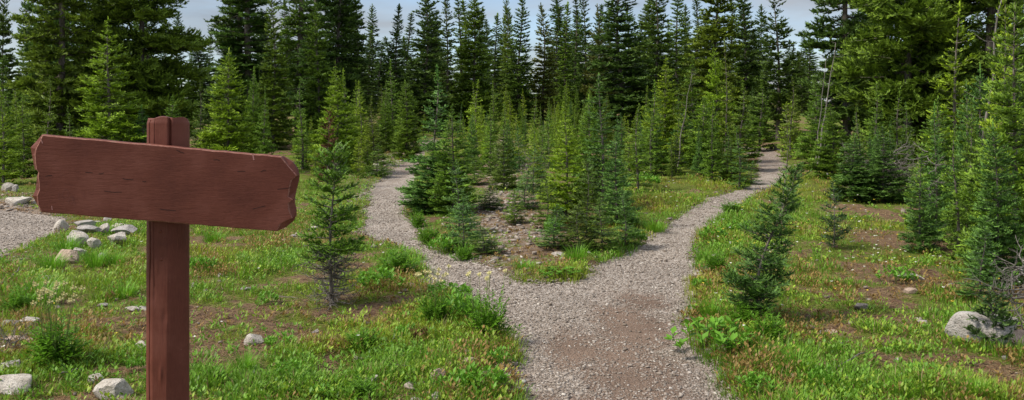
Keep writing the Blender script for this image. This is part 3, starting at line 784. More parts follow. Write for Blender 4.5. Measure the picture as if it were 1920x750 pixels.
snag('bare grey leaning dead trunk in front of the dark fir by the right sky gap', 1530, 20, 1568, 80, .024, 1)
snag('second thin dead trunk leaning beside the bare grey leaning one', 1527, 20.6, 1548, 110, .016, 2)
snag('forked grey dead top sticking out of the thicket under the broad olive fir', 1270, 21, 1296, 140, .018, 3)
snag('pale bare stem leaning right in front of the right edge firs', 1822, 10.8, 1886, -30, .028, 4)
def dead_bush(label, px, py, seed, n, hgt, L, th, me_name='dead_bush', rust=False):
    x, y, z = at(px, py)
    me = dead_twigs(seed, n, .02, hgt, L, thick=th, curl=.9)
    if rust: me.materials[0] = M['rust']
    o = thing(me_name, label, 'dead bush', (x, y, z)); link('branches', me, o)
dead_bush('tangled grey dead bush beside the big boulder at the right edge', 1925, 640, 31, 50, .55, .42, .006)
dead_bush('spray of grey dead twigs on the fir above the right meadow', 1742, 470, 32, 26, 1.15, .3, .006)
dead_bush('grey dead shrub in the hedge like row behind the right meadow', 1672, 366, 33, 90, .75, .6, .008)
dead_bush('dry grey shrub left of the grey dead shrub behind the meadow', 1622, 366, 34, 80, .7, .55, .008)
dead_bush('brown dead shrub with bare twigs behind the island stones', 1003, 330, 35, 30, .4, .35, .006)
dead_bush('low pile of dry grey twigs at the bottom left corner', 22, 665, 36, 34, .10, .22, .003, 'dry_twigs')
dead_bush('small dead brown plant among the leafy clumps left of the path', 784, 640, 37, 30, .07, .06, .003, 'dry_plant', True)
dr = fir('deadred', 720, 1.5, .34, z0=.1, p=.6, nper=6, gap=.12, tw=.06, st=.06, dens=60, nl=.04, nw=.012, gaps=.3, tr=.02)
dr['crown'].materials[0] = M['rust']
x_ = (615-CX)/FPX*17.5
o = thing('dead_fir', 'reddish brown dead young fir in front of the bushy bright green fir', 'dead fir', (x_, 17.5, float(h(x_, 17.5)[0])))
o.scale = (.8, .8, (CAMH+(HY-208)/FPX*17.5-float(h(x_, 17.5)[0]))/1.5)
link('trunk', dr['trunk'], o); link('crown', dr['crown'], o)

def stick(label, pts, r, name='stick', mat='dead'):
    P = []
    for px, py, dz in pts:
        x, y, z = at(px, py); P.append((x, y, z+dz))
    P = np.array(P); c = P[0].copy(); K = 9
    t = np.linspace(0, len(P)-1, K); Q = np.stack([np.interp(t, np.arange(len(P)), P[:, k]-c[k]) for k in range(3)], 1)
    rr = np.random.default_rng(len(label)); Q[1:-1] += rr.normal(0, r*.8, (K-2, 3))
    a = Acc(); tube(a, Q, np.linspace(r, r*.4, K), 6)
    return link(name, a.mesh('stick', [M[mat]], True), None, tuple(c), label=label, category=name)
stick('dark charred stick lying at the left edge above the grass', [(-12,548,.02),(12,536,.05),(36,514,.07)], .013, mat='bark')
stick('thin pale stick lying among the leafy clumps left of the path', [(708,660,.03),(752,645,.06)], .005)
stick('bleached stick on the bare soil of the right foreground', [(1556,697,.02),(1590,690,.04),(1622,676,.05)], .008)
stick('long thin dry stalk lying over the grass beside the right verge', [(1412,655,.06),(1450,664,.05),(1500,700,.04)], .004)
stick('short dry stick beside the flowering clump in the left corner', [(112,710,.03),(150,706,.05)], .006)
stick('pale log end lying beside the far bend of the right path', [(1446,281,.05),(1468,283,.06)], .06, name='log')
stick('thin branch lying on the brown soil left of the near sapling', [(520,560,.02),(560,566,.03)], .005)
stick('bent dry stalk lying on soil in front of the leafy clumps', [(725,690,.02),(760,700,.05),(790,692,.02)], .004)

# ------------------------------------------------------------------ rocks
def rock_mesh(seed, flatn=.6):
    rr = np.random.default_rng(seed)
    import bmesh
    bm = bmesh.new(); bmesh.ops.create_icosphere(bm, subdivisions=4, radius=1)
    V = np.array([v.co[:] for v in bm.verts])
    for k in range(13):
        n = norm(rr.normal(0, 1, 3)*np.array([1, 1, .8])); d = rr.uniform(.5, .86)
        q = V@n; m = q > d
        V[m] -= (q[m]-d)[:, None]*n*.98
    nn = fbm(V[:, 0]*2.3+5+V[:, 2], V[:, 1]*2.3+seed+V[:, 2]*1.7, seed, 4)-.5
    V *= (1+nn*.09)[:, None]
    V[:, 2] *= flatn
    for v, c in zip(bm.verts, V): v.co = c
    me = bpy.data.meshes.new('rock'); bm.to_mesh(me); bm.free()
    me.materials.append(M['rock']); return me
RM = [rock_mesh(40+i, [.62, .5, .75, .55, .68, .45, .6, .7][i]) for i in range(8)]
G_, P_, W_, D_ = (.82, .82, .83), (.98, .80, .68), (1.1, 1.08, 1.03), (.6, .57, .54)
ROCKS = [
 (113,436,28,22,W_,'tilted white slab at the left tip of the rock pile'),(157,438,38,16,G_,'flat topped pale block at the back of the rock pile'),
 (141,454,25,12,G_,'small grey stone inside the rock pile under the flat topped block'),(167,452,42,13,G_,'broad flat grey stone in the middle of the rock pile'),
 (195,448,22,13,W_,'small pale stone right of the broad flat stone'),(230,449,44,20,G_,'grey slab sloping up at the right end of the rock pile'),
 (141,470,40,25,W_,'large whitish stone at the front of the rock pile'),(176,473,27,16,W_,'pale rounded stone right of the large whitish one'),
 (216,465,40,20,W_,'long whitish stone on the right front of the rock pile'),(145,483,24,16,W_,'small white stone just under the large whitish one'),
 (125,498,36,30,P_,'pinkish angular stone at the bottom of the rock pile'),(189,487,17,9,G_,'little stone in grass right of the pinkish stone'),
 (182,517,19,8,P_,'small flat stone in the grass below the rock pile'),(26,386,50,16,W_,'long pale boulder on the bank across the gravel road'),
 (12,360,22,16,W_,'pale stone at the far left edge under the young firs'),(29,361,12,13,G_,'small upright stone beside the pale one under the young firs'),
 (200,416,18,9,G_,'grey stone at the far back of the rock pile under the board'),(176,423,28,9,W_,'thin flat stone behind the rock pile under the board'),(224,428,30,9,W_,'flat pale stone behind the right of the rock pile'),
 (92,528,34,12,G_,'half buried flat stone in dark grass left'),(53,548,20,11,G_,'grey stone sunk in the dark grass at left'),
 (189,578,19,12,G_,'small grey stone in grass left of the post'),(256,586,40,11,W_,'flat pale slab just left of the post'),
 (58,611,40,16,W_,'pale flat stone behind the seed head clump'),(14,614,34,16,D_,'dull stone at the left edge behind the twigs'),
 (26,652,50,24,P_,'brownish rock beneath the dry twigs'),(264,660,27,22,W_,'blocky pale stone touching the left side of the post'),
 (200,662,20,14,G_,'small round stone midway between clump and post'),(12,704,56,28,G_,'grey rock at the left edge above the large corner boulder'),
 (24,740,72,38,W_,'large smooth pale boulder in the bottom left corner'),(176,722,28,22,W_,'leaf shaped whitish stone left of the big angular rock'),
 (212,754,70,44,W_,'big angular pale rock left of the post at the bottom'),(472,650,38,28,W_,'angular white stone alone on bare ground right of the post'),
 (524,476,20,7,G_,'flat grey stone in the far grass right of the board'),(459,545,20,8,G_,'flat grey stone in grass right of the post'),(362,541,12,12,G_,'small stone peeping from behind the post on its right'),
 (592,625,16,7,G_,'tiny flat stone left of the dead footed sapling'),(882,692,28,26,P_,'tan triangular stone under the leafy clumps by the path'),
 (824,724,30,34,P_,'tan cube shaped stone near the bottom centre left'),(818,702,13,9,W_,'little white stone on top of the tan cube shaped one'),
 (815,756,38,20,W_,'pale flat stone cut by the bottom edge left of the path'),(697,722,34,19,W_,'white wedge stone in the bottom grass'),(783,756,24,9,G_,'small grey stone on the bottom edge'),
 (1862,664,158,84,G_,'big rounded pale boulder under the right edge fir'),(1908,660,66,46,P_,'brown shaded boulder right of the big pale boulder'),
 (1715,530,52,20,W_,'smooth domed stone in the right meadow'),(1707,552,24,13,P_,'pinkish stone just below the domed meadow stone'),
 (1619,582,34,13,D_,'dark flat stone in the middle of the right meadow'),(1723,606,16,12,W_,'small white round stone left of the big boulder'),
 (1563,628,28,9,P_,'flat tan stone on the bare soil right'),(1539,627,11,9,W_,'little white stone left of the flat tan one'),(1685,680,12,10,W_,'small white stone on the grey gravel patch'),
 (1627,733,16,9,G_,'small grey stone at the bottom right centre'),(1704,734,12,9,W_,'tiny pale stone near the bottom right'),
 (1047,482,22,10,W_,'pale stone at the front tip of the island'),(1056,487,9,5,G_,'tiny stone touching the pale one at the island tip'),
 (899,393,17,7,W_,'white flat stone in the stony strip of the island'),(926,450,13,8,W_,'small pale stone at the front of the stony strip'),
 (705,313,11,8,W_,'pale stone on the left verge of the left path'),(697,330,10,7,G_,'grey stone on the left verge of the left path'),(686,312,9,8,G_,'small stone above the left path verge'),
 (714,296,12,8,W_,'pale stone near the far bend of the left path'),(880,315,12,7,P_,'pinkish stone at the back of the island strip'),(1885,675,14,9,G_,'small stone in front of the brown shaded boulder'),
 (548,445,14,6,G_,'small flat stone under the right end of the board'),(650,470,11,8,P_,'small brown stone beside the near sapling')]
def boulder_mesh():
    me = rock_mesh(77, .7)
    return me
def soften(me, n=7):
    import bmesh
    bm = bmesh.new(); bm.from_mesh(me)
    for _ in range(n): bmesh.ops.smooth_vert(bm, verts=bm.verts, factor=.5, use_axis_x=True, use_axis_y=True, use_axis_z=True)
    bm.to_mesh(me); bm.free()
    me.polygons.foreach_set('use_smooth', np.ones(len(me.polygons), bool)); return me
RM.append(soften(rock_mesh(77, .75)))
first = {}
for i, (px, py, w, hh, tc, lab) in enumerate(ROCKS):
    x, y, z = at(px, py-hh*.12)
    k = 8 if 'boulder' in lab else i % 8; W2 = w/FPX*y/2*1.12; H2 = hh/FPX*y/2*(1.45 if px < 245 and py < 500 else 1.2)
    if k in first: o = first[k].copy(); col.objects.link(o)
    else: o = first[k] = link('rock', RM[k])
    pile = .11*math.exp(-((px-180)/55)**2-((py-452)/26)**2) if py > 428 else 0
    o.location = (x, y+W2*.4, z+H2*.45+pile)
    o.scale = (W2*1.12, W2*.85, H2*1.15/RM[k].vertices[0].co.z if False else H2*1.5)
    o.rotation_euler = (random.uniform(-.15, .15), random.uniform(-.15, .15), random.choice((0, 3.14))+random.uniform(-.35, .35))
    if i == 0: o.rotation_euler.y = -.5
    o.color = tc+(1,)
    o['label'] = lab; o['category'] = 'rock'; o['group'] = 'loose rocks'

# ------------------------------------------------------------------ loose gravel chips and rubble
CUBE = np.array([[x, y, z] for x in (-1, 1) for y in (-1, 1) for z in (-1, 1)], float)
CF = np.array([(0,1,3),(0,3,2),(4,6,7),(4,7,5),(0,4,5),(0,5,1),(2,3,7),(2,7,6),(0,2,6),(0,6,4),(1,5,7),(1,7,3)])
def chips(x, y, size, rg, sink=.3):
    n = len(x); z = h(x, y)
    V = CUBE[None]*(1+rg.normal(0, .28, (n, 8, 3)))
    V *= .5*size[:, None, None]*np.array([1, 1, .36])*(.7+.6*rg.random((n, 1, 3)))
    th = rg.random(n)*2*PI; c, s = np.cos(th), np.sin(th)
    tl = rg.normal(0, .35, n); ct, st_ = np.cos(tl), np.sin(tl)
    vx, vy, vz = V[..., 0], V[..., 1], V[..., 2]
    vy, vz = vy*ct[:, None]-vz*st_[:, None], vy*st_[:, None]+vz*ct[:, None]
    X = vx*c[:, None]-vy*s[:, None]+x[:, None]; Y = vx*s[:, None]+vy*c[:, None]+y[:, None]
    Z = vz+z[:, None]+.006+(size*.5*(.6-sink))[:, None]
    VV = np.stack([X, Y, Z], -1).reshape(-1, 3)
    F = (CF[None]+(np.arange(n)*8)[:, None, None]).reshape(-1, 3)
    return VV, F
def samp(n, y0, y1, pw=1.0, umax=.66):
    a = rng.random(n)
    y = y0*(y1/y0)**a if pw == 1 else (y0**(1-pw)+a*(y1**(1-pw)-y0**(1-pw)))**(1/(1-pw))
    x = (rng.random(n)*2-1)*umax*(y+1.5)
    return x, y
x, y = samp(420000, 4.2, 17, 1.75)
sp = s_path(x, y); sr = s_road(x, y)
keepm = (np.minimum(sp, sr) < .04+.12*rng.random(len(x))**2)
Zb = [W(*a) for a in [(1180,600,60,45),(1170,690,120,70),(1080,650,60,40),(1130,740,140,20),(1200,560,50,20)]]
keepm &= rng.random(len(x)) > np.clip(zone(Zb, x, y)*(.2+1.35*fbm(x*2.6, y*2.6, 15, 3)), 0, .96)
x, y = x[keepm][:95000], y[keepm][:95000]
size = np.exp(rng.normal(math.log(.0072), .42, len(x)))*(1+.05*(y-5))
V, F = chips(x, y, np.clip(size, .004, .03), rng)
link('gravel', mesh_np('gravel', V, F, mats=[M['pebble']]), kind='stuff', label='loose grey and pinkish gravel chips on the paths', category='gravel')
x, y = samp(90000, 4.2, 32, 1.5)
zs = zone(STONY, x, y)
keepm = (np.minimum(s_path(x, y), s_road(x, y)) > 0) & (rng.random(len(x)) < np.where(x > 2.2, zs*.25, zs*.8)+.004+.2*np.exp(-np.abs(np.minimum(s_path(x, y), s_road(x, y)))*7)*.5)
x, y = x[keepm], y[keepm]
size = np.exp(rng.normal(math.log(.02), .6, len(x)))*(1+.02*y)
V, F = chips(x, y, np.clip(size, .008, .075), rng, .5)
link('rubble', mesh_np('rubble', V, F, mats=[M['pebble']]), kind='stuff', label='small angular stones strewn over bare soil beside the paths', category='stones')


# ------------------------------------------------------------------ grass and ground cover
def blades(x, y, z, L, w, lean, colr, az=None, curve=.5):
    n = len(x); az = rng.random(n)*2*PI if az is None else az
    d = np.stack([np.cos(az), np.sin(az), np.zeros(n)], 1); up = np.array([0, 0, 1.])
    sdv = np.stack([-np.sin(az), np.cos(az), np.zeros(n)], 1)
    b = np.stack([x, y, z], 1)
    m = b+up*(L*.55*np.cos(lean))[:, None]+d*(L*.55*np.sin(lean))[:, None]
    l2 = lean+curve*(.5+rng.random(n))
    t = m+up*(L*.45*np.cos(l2))[:, None]+d*(L*.45*np.sin(l2))[:, None]
    V = np.stack([b-sdv*(w*.5)[:, None], b+sdv*(w*.5)[:, None], m+sdv*(w*.42)[:, None], m-sdv*(w*.42)[:, None], t], 1).reshape(-1, 3)
    F = (np.array([(0,1,2),(0,2,3),(3,2,4)])[None]+(np.arange(n)*5)[:, None, None]).reshape(-1, 3)
    C = np.repeat(colr, 5, 0)
    return V, F, C
def tint(n, a, b, var=.18):
    t = rng.random((n, 1)); c = np.array(a)*(1-t)+np.array(b)*t
    return c*(1+rng.normal(0, var, (n, 1)))
def cover_mask(x, y, lo=0.02):
    return np.minimum(s_path(x, y), s_road(x, y)) > lo
def grass():
    # tufts
    nt = 60000
    x, y = samp(nt, 4.0, 42, 1.55)
    lu = lushness(x, y); s = np.minimum(s_path(x, y), s_road(x, y))
    edge = np.exp(-np.clip(s, 0, 9)*3.5)*.35
    k = (s > -.02) & (rng.random(nt) < np.clip((lu-.30)*1.6+edge, 0.02, 1))
    x, y, lu = x[k], y[k], lu[k]
    nb = rng.integers(7, 15, len(x))
    idx = np.repeat(np.arange(len(x)), nb); n = len(idx)
    r = .035*(1+.05*y[idx])*np.sqrt(rng.random(n))*2.0; th = rng.random(n)*2*PI
    bx = x[idx]+r*np.cos(th); by = y[idx]+r*np.sin(th); bz = h(bx, by)-.004
    tl = (.022+.095*np.clip(lu-.15, 0, 1)*(.35+rng.random(len(x))))[idx]
    L = tl*(.6+.7*rng.random(n))
    w = (.0032+.00035*by)*(.7+.6*rng.random(n))
    yel = fbm(x*.6, y*.6, 91, 2)[idx]
    right = sstep(.0, .25, bx/(by+1))*sstep(9, 13, by)*.6
    g1 = tint(n, (.10, .24, .012), (.21, .38, .03)); g2 = tint(n, (.27, .34, .02), (.36, .40, .045))
    f = np.clip((yel-.45)*3+right, 0, 1)[:, None]
    C = g1*(1-f)+g2*f
    dry = rng.random(n) < .13
    C[dry] = tint(dry.sum(), (.34, .26, .12), (.22, .15, .07))
    return blades(bx, by, bz, L, w, np.abs(rng.normal(.15, .35, n)), np.clip(C, 0.005, 1), th)
V, F, C = grass()
link('grass', mesh_np('grass', V, F, colors=C, mats=[M['leaf']]), kind='stuff', label='bright green grass tufts over the clearing', category='grass')

def litter():
    n0 = 170000
    x, y = samp(n0, 4.0, 40, 1.5)
    k = cover_mask(x, y, -.03) & (rng.random(n0) < np.clip(1.05-lushness(x, y)*.8, .15, 1))
    x, y = x[k], y[k]; n = len(x)
    z = h(x, y)+.004
    C = tint(n, (.36, .27, .13), (.16, .09, .045), .25)
    red = rng.random(n) < .25; C[red] = tint(red.sum(), (.16, .07, .035), (.26, .12, .06))
    return blades(x, y, z, .03+.06*rng.random(n), (.0035+.0003*y), 1.25+.3*rng.random(n), np.clip(C, .01, 1), curve=.1)
V, F, C = litter()
link('dry_litter', mesh_np('dry_litter', V, F, colors=C, mats=[M['leaf']]), kind='stuff', label='straw coloured dead blades and needle litter on the soil', category='litter')
LEAFT = np.array([[0, 0, 0], [.5, .32, .05], [1, 0, 0], [.5, -.32, .05], [.5, 0, -.02]])
LF_ = np.array([(0, 4, 1), (1, 4, 2), (0, 3, 4), (3, 2, 4)])
def leaves(P, az, el, L, wf, C):
    n = len(P)
    T = LEAFT[None]*np.stack([L, L*wf, L], -1)[:, None, :]
    ce, se = np.cos(el)[:, None], np.sin(el)[:, None]
    x = T[..., 0]*ce-T[..., 2]*se; z = T[..., 0]*se+T[..., 2]*ce; y = T[..., 1]
    ca, sa = np.cos(az)[:, None], np.sin(az)[:, None]
    V = np.stack([x*ca-y*sa, x*sa+y*ca, z], -1)+P[:, None, :]
    F = (LF_[None]+(np.arange(n)*5)[:, None, None]).reshape(-1, 3)
    return V.reshape(-1, 3), F, np.repeat(C, 5, 0)
def forbs():
    n0 = 70000
    x, y = samp(n0, 4.0, 40, 1.5)
    lu = lushness(x, y+3.3)*.35+lushness(x, y)*.65
    s = np.minimum(s_path(x, y), s_road(x, y))
    k = (s > .02) & (rng.random(n0) < np.clip((lu-.30)*1.2+np.exp(-np.clip(s, 0, 9)*4)*.25, .10, 1))
    x, y = x[k], y[k]
    nb = rng.integers(6, 15, len(x)); idx = np.repeat(np.arange(len(x)), nb); n = len(idx)
    sz = ((.4+.8*rng.random(len(x)))*(1+1.1*zone(LUSH, x, y)))[idx]
    th = rng.random(n)*2*PI; r = .04*sz*rng.random(n)*(1+.04*y[idx]); hh = .055*sz*rng.random(n)
    px = x[idx]+r*np.cos(th); py = y[idx]+r*np.sin(th)
    P = np.stack([px, py, h(px, py)+hh], -1)
    spn = np.clip((fbm(x*.9, y*.9, 13, 3)-.5)*2.6+.53+rng.normal(0, .2, len(x))+.13*sstep(.18, .4, x/(y+1)), 0, 1); sp_ = spn[idx][:, None]
    C = np.where(sp_ < .42, tint(n, (.09, .21, .014), (.19, .36, .03)), np.where(sp_ < .75, tint(n, (.19, .31, .022), (.29, .39, .04)), tint(n, (.20, .14, .035), (.32, .20, .06))))
    return leaves(P, th, .5+.6*rng.random(n), (.014+.020*rng.random(n))*(1+.035*py), .5+.4*rng.random(n), np.clip(C, .01, 1))
V, F, C = forbs()
link('ground_cover', mesh_np('ground_cover', V, F, colors=C, mats=[M['leaf']]), kind='stuff', label='low leafy ground cover of mixed green herbs', category='ground cover')

def flowers():
    FZ = [W(*a) for a in [(1350,440,50,50),(1380,380,70,25),(1250,345,110,25),(1030,430,20,12),(1190,430,14,10),(1300,360,60,20),(1590,345,90,12),(1560,400,90,30),(940,455,30,12),(1380,560,50,30),(860,470,50,20),(1640,480,90,50)]]
    n0 = 26000
    x, y = samp(n0, 4.2, 26, 1.4)
    k = cover_mask(x, y, .03) & (rng.random(n0) < zone(FZ, x, y)*.17+.003)
    x, y = x[k], y[k]; n = len(x)
    hg = .06+.12*rng.random(n); z = h(x, y)
    a = Acc()
    V, F, C = blades(x, y, z, hg, np.full(n, .004), np.full(n, .05), tint(n, (.12, .22, .03), (.2, .28, .05)), curve=.05); a.add(V, F, c=C)
    yel = rng.random(n) < .3
    for k_ in range(5):
        az = np.full(n, k_*1.257)+rng.random(n)
        Cc = np.where(yel[:, None], np.array([[.78, .60, .06]]), np.array([[.80, .80, .70]]))
        V, F, C = leaves(np.stack([x, y, z+hg*.97], -1), az, np.full(n, .45), (.008+.006*rng.random(n))*(1+.07*y), np.full(n, 1.1), np.broadcast_to(Cc, (n, 3))); a.add(V, F, c=C)
    return a
fl = flowers()
link('wildflowers', fl.mesh('wildflowers', [M['leaf']]), kind='stuff', label='scattered small white and yellow wildflowers in the grass', category='wildflowers')

# ------------------------------------------------------------------ individual plants
def plant_mesh(kind, seed):
    rr = np.random.default_rng(seed)
    a = Acc()
    if kind == 'fern':      # fine cut feathery foliage mound, unit radius .22 height .22
        for i in range(70):
            az = rr.random()*2*PI; l = rr.uniform(.12, .27); el = rr.uniform(.35, 1.45)
            k = 9; s = np.linspace(.15, 1, k)
            st = np.array([math.cos(az), math.sin(az), 0]); droop = rr.uniform(.1, .5)
            P = np.stack([st[0]*math.cos(el)*l*s, st[1]*math.cos(el)*l*s, math.sin(el)*l*s-droop*l*s**3*.5], 1)+np.array([rr.normal(0, .045), rr.normal(0, .045), 0])
            tube(a, P[::2], .0012, 3, c=(.08, .16, .015), cap=False)
            for sd in (-1, 1):
                V, F, C = leaves(P, np.full(k, az)+sd*rr.uniform(.5, 1.1, k), rr.uniform(-.1, .7, k), .018+.028*np.sin(PI*s*.85)*rr.uniform(.8, 1.2, k), np.full(k, .55),
                                 np.array([[.11, .26, .014]])*(1+rr.normal(0, .22, (k, 1)))+rr.random((k, 1))*np.array([[.035, .05, .01]]))
                a.add(V, F, c=np.clip(C, .01, 1))
    elif kind == 'leafy':   # rosettes of broad leaves on short stems
        for i in range(26):
            az = rr.random()*2*PI; r = .2*math.sqrt(rr.random()); hh = (.10+.05*rr.random())*(1-.5*(r/.2)**2)
            b = np.array([r*math.cos(az), r*math.sin(az), 0]); t = b*1.15+np.array([0, 0, hh])
            tube(a, [b, t], .0018, 3, c=(.10, .18, .02), cap=False)
            n = 9
            fa = rr.random()*6.28+np.arange(n)*2.4
            P = np.tile(t, (n, 1))-np.stack([0*fa, 0*fa, rr.random(n)*hh*.5], 1)
            C = np.array([[.13, .30, .022]])*(1+rr.normal(0, .16, (n, 1)))
            V, F, C = leaves(P, fa, rr.uniform(.1, .8, n), rr.uniform(.035, .065, n), rr.uniform(.8, 1., n), np.clip(C, .01, 1)); a.add(V, F, c=C)
    elif kind == 'tuft':
        n = 230; global rng
        keep = rng; rng = rr
        th = rr.random(n)*2*PI; r = .10*np.sqrt(rr.random(n))
        V, F, C = blades(r*np.cos(th), r*np.sin(th), np.zeros(n), rr.uniform(.07, .20, n), np.full(n, .0045), np.abs(rr.normal(.25, .25, n)), np.clip(tint(n, (.11, .28, .012), (.19, .40, .025)), .01, 1), th)
        rng = keep; a.add(V, F, c=C)
    return a.mesh('foliage', [M['leaf']])
def heads_mesh(seed, n=22, R=.2):
    rr = np.random.default_rng(seed); st = Acc(); hd = []
    for i in range(n):
        az = rr.random()*6.28; r = R*math.sqrt(rr.random()); b = np.array([r*.5*math.cos(az), r*.5*math.sin(az), .05]); t = np.array([r*math.cos(az), r*math.sin(az), rr.uniform(.33, .42)])
        tube(st, [b, (b+t)/2+rr.normal(0, .006, 3), t], .0018, 3, c=(.25, .30, .10), cap=False); hd.append(t)
    return st.mesh('stems', [M['leaf']]), hd
def head_mesh():
    a = Acc(); rr = np.random.default_rng(3); n = 46; p = []
    for i in range(n):
        d = norm(rr.normal(0, 1, 3)); d[2] = d[2]*.9
        s = norm(np.cross(d, rr.normal(0, 1, 3)))*.0024
        a.add([d*.003-s, d*.003+s, d*.0145*rr.uniform(.8, 1.15)], [(0, 1, 2)])
    return a.mesh('seed_head', [M['seed']])
HEAD = head_mesh()
PM = {k: [plant_mesh(k, 800+10*j+i) for i in range(2)] for j, k in enumerate(('fern', 'leafy', 'tuft'))}
UNIT = {'fern': (.22, .20), 'leafy': (.22, .14), 'tuft': (.13, .17)}
PL = [
 # px, base py, width, height, kind, heads, label
 (88,690,104,72,'fern',26,'feathery green clump topped with pale yellow seed heads in the left corner'),
 (812,616,70,52,'fern',14,'feathery clump with a few pale seed heads left of the path'),
 (858,612,70,52,'leafy',0,'dark leafy clump between the feathery clumps left of the path'),
 (912,640,82,66,'fern',8,'largest feathery clump hanging over the left edge of the path'),
 (878,602,50,36,'fern',0,'feathery clump behind the largest one at the path edge'),
 (840,566,66,28,'leafy',0,'leafy clump spilling onto the gravel at the path narrowing'),
 (742,520,70,42,'fern',0,'bushy green clump right of the dead footed sapling'),
 (706,548,64,36,'leafy',0,'leafy clump at the right foot of the dead footed sapling'),
 (770,505,36,26,'tuft',0,'grass tuft on the verge above the path narrowing'),
 (676,666,64,34,'fern',0,'feathery clump on the soil in the lower left centre'),
 (760,640,40,26,'leafy',0,'small leafy plant left of the small dead brown plant'),
 (905,745,70,46,'leafy',0,'broad leafy clump on the path edge at the bottom'),
 (862,742,60,36,'leafy',0,'leafy clump beside the tan cube shaped stone'),
 (935,690,40,30,'leafy',0,'low leafy plant at the path edge under the largest feathery clump'),
 (668,750,60,30,'fern',0,'feathery clump at the bottom edge left of centre'),
 (1352,668,118,50,'leafy',0,'wide bright leafy clump on the right verge of the path'),
 (1445,650,66,48,'fern',0,'dark feathery clump right of the wide bright leafy clump'),
 (1400,620,70,34,'fern',0,'green clump at the foot of the crooked sapling'),
 (1500,700,56,40,'tuft',0,'tall grass tuft in the right foreground'),
 (1545,735,40,40,'leafy',0,'single upright leafy plant at the bottom right centre'),
 (1422,745,60,34,'leafy',0,'low leafy clump at the bottom of the right verge'),
 (1340,600,50,32,'tuft',0,'grass tuft above the wide bright leafy clump'),
 (1318,545,30,20,'leafy',0,'small leafy plant at the path narrowing on the right'),
 (1345,510,46,30,'fern',0,'green clump on the right verge under the white flowers'),
 (1322,490,28,22,'tuft',0,'grass tuft on the edge of the right path'),
 (1690,532,50,26,'leafy',0,'dark leafy plant left of the smooth domed meadow stone'),
 (1340,455,40,24,'leafy',0,'leafy plant with white flowers round it on the right verge'),
 (1385,440,40,22,'leafy',0,'leafy plant inside the right verge above the flowers'),
 (1370,400,44,18,'fern',0,'green clump where the right path narrows'),
 (1600,745,44,20,'tuft',0,'short grass tuft on the bottom edge right of centre'),
 (1700,748,54,26,'tuft',0,'grass tuft on the bottom edge below the gravel patch'),
 (1840,750,50,34,'tuft',0,'grass tuft at the bottom right under the big boulder'),
 (1740,712,50,24,'leafy',0,'low leafy patch right of the gravel patch'),
 (802,462,44,30,'fern',0,'bright clump at the left front corner of the island'),
 (828,478,40,28,'leafy',0,'leafy clump in front of the low bushy island sapling'),
 (870,492,40,26,'fern',0,'green clump on the front left gravel edge of the island'),
 (780,430,34,26,'fern',0,'green clump under the bushy fir at the island corner'),
 (1082,492,40,30,'tuft',0,'grass tuft right of the pale island tip stone'),
 (1050,520,60,14,'leafy',0,'low leafy mat at the very tip of the island'),
 (985,505,40,14,'tuft',0,'short tuft left of the island tip mat'),
 (1035,448,24,36,'leafy',0,'tall leafy plant with white flowers at the island front'),
 (1190,462,36,26,'leafy',0,'leafy plant with white flowers at the right front of the island'),
 (1230,436,40,20,'tuft',0,'grass tuft on the inner edge of the right path'),
 (1215,352,40,22,'leafy',0,'leafy yellowish plant on the grassy bank'),
 (60,575,70,44,'tuft',0,'dense dark tuft at the left edge of the clearing'),
 (20,590,60,34,'fern',0,'dense green clump at the far left edge behind the twigs'),
 (120,475,40,30,'tuft',0,'bright tuft left of the large whitish stone'),(88,505,50,24,'tuft',0,'bright tuft on the soil below the gravel road'),
 (172,502,44,30,'tuft',0,'bright tuft right of the pinkish stone'),(212,500,40,26,'tuft',0,'bright tuft below the long whitish stone'),
 (185,440,36,20,'tuft',0,'bright tuft behind the middle of the rock pile'),
 (222,560,50,26,'tuft',0,'bright tuft in the grass left of the post'),(250,700,26,24,'leafy',0,'small broad leaved plant just left of the post'),
 (522,655,44,22,'leafy',0,'low leafy plant right of the angular white stone'),(455,700,46,34,'tuft',0,'grass tuft below the angular white stone'),
 (540,715,46,30,'leafy',0,'leafy plant in the bottom grass under the white stone'),(398,720,36,26,'leafy',0,'leafy plant right of the post near the bottom'),
 (398,455,40,22,'tuft',0,'bright tuft right of the post under the board'),(600,750,40,22,'leafy',0,'small leafy plant on the bottom edge left of centre'),
 (500,572,30,20,'leafy',0,'low leafy plant in the middle of the left clearing'),(372,512,40,26,'leafy',0,'leafy plant right of the post in the far grass')]
firstp = {}
for i, (px, py, w, hh, kind, nh, lab) in enumerate(PL):
    w *= 1.3; hh *= 1.25
    x, y, z = at(px, py)
    r = thing({'fern': 'feathery_plant', 'leafy': 'leafy_plant', 'tuft': 'grass_tuft'}[kind], lab, 'grass tuft' if kind == 'tuft' else 'plant', (x, y+w/FPX*y*.25, float(h(x, y+w/FPX*y*.25)[0])-.005), random.random()*6.28, 'clumps of green plants')
    me = PM[kind][i % 2]; k = me.name
    if k not in firstp: firstp[k] = f = link('foliage', me, r)
    else: f = firstp[k].copy(); col.objects.link(f); f.parent = r
    sx = w/FPX*y/2/UNIT[kind][0]*1.05; sz = hh/FPX*y/UNIT[kind][1]
    f.scale = (sx, sx, sz)
    if nh:
        sm, hd = heads_mesh(900+i, nh, w/FPX*y/2*.8)
        so = link('stems', sm, r); so.scale = (1, 1, sz*.82)
        base = None
        for t in hd:
            if base is None: o = base = link('seed_head', HEAD, r)
            else: o = base.copy(); col.objects.link(o); o.parent = r
            o.location = (t[0], t[1], t[2]*sz*.82); o.scale = (1.5, 1.5, 1.5)

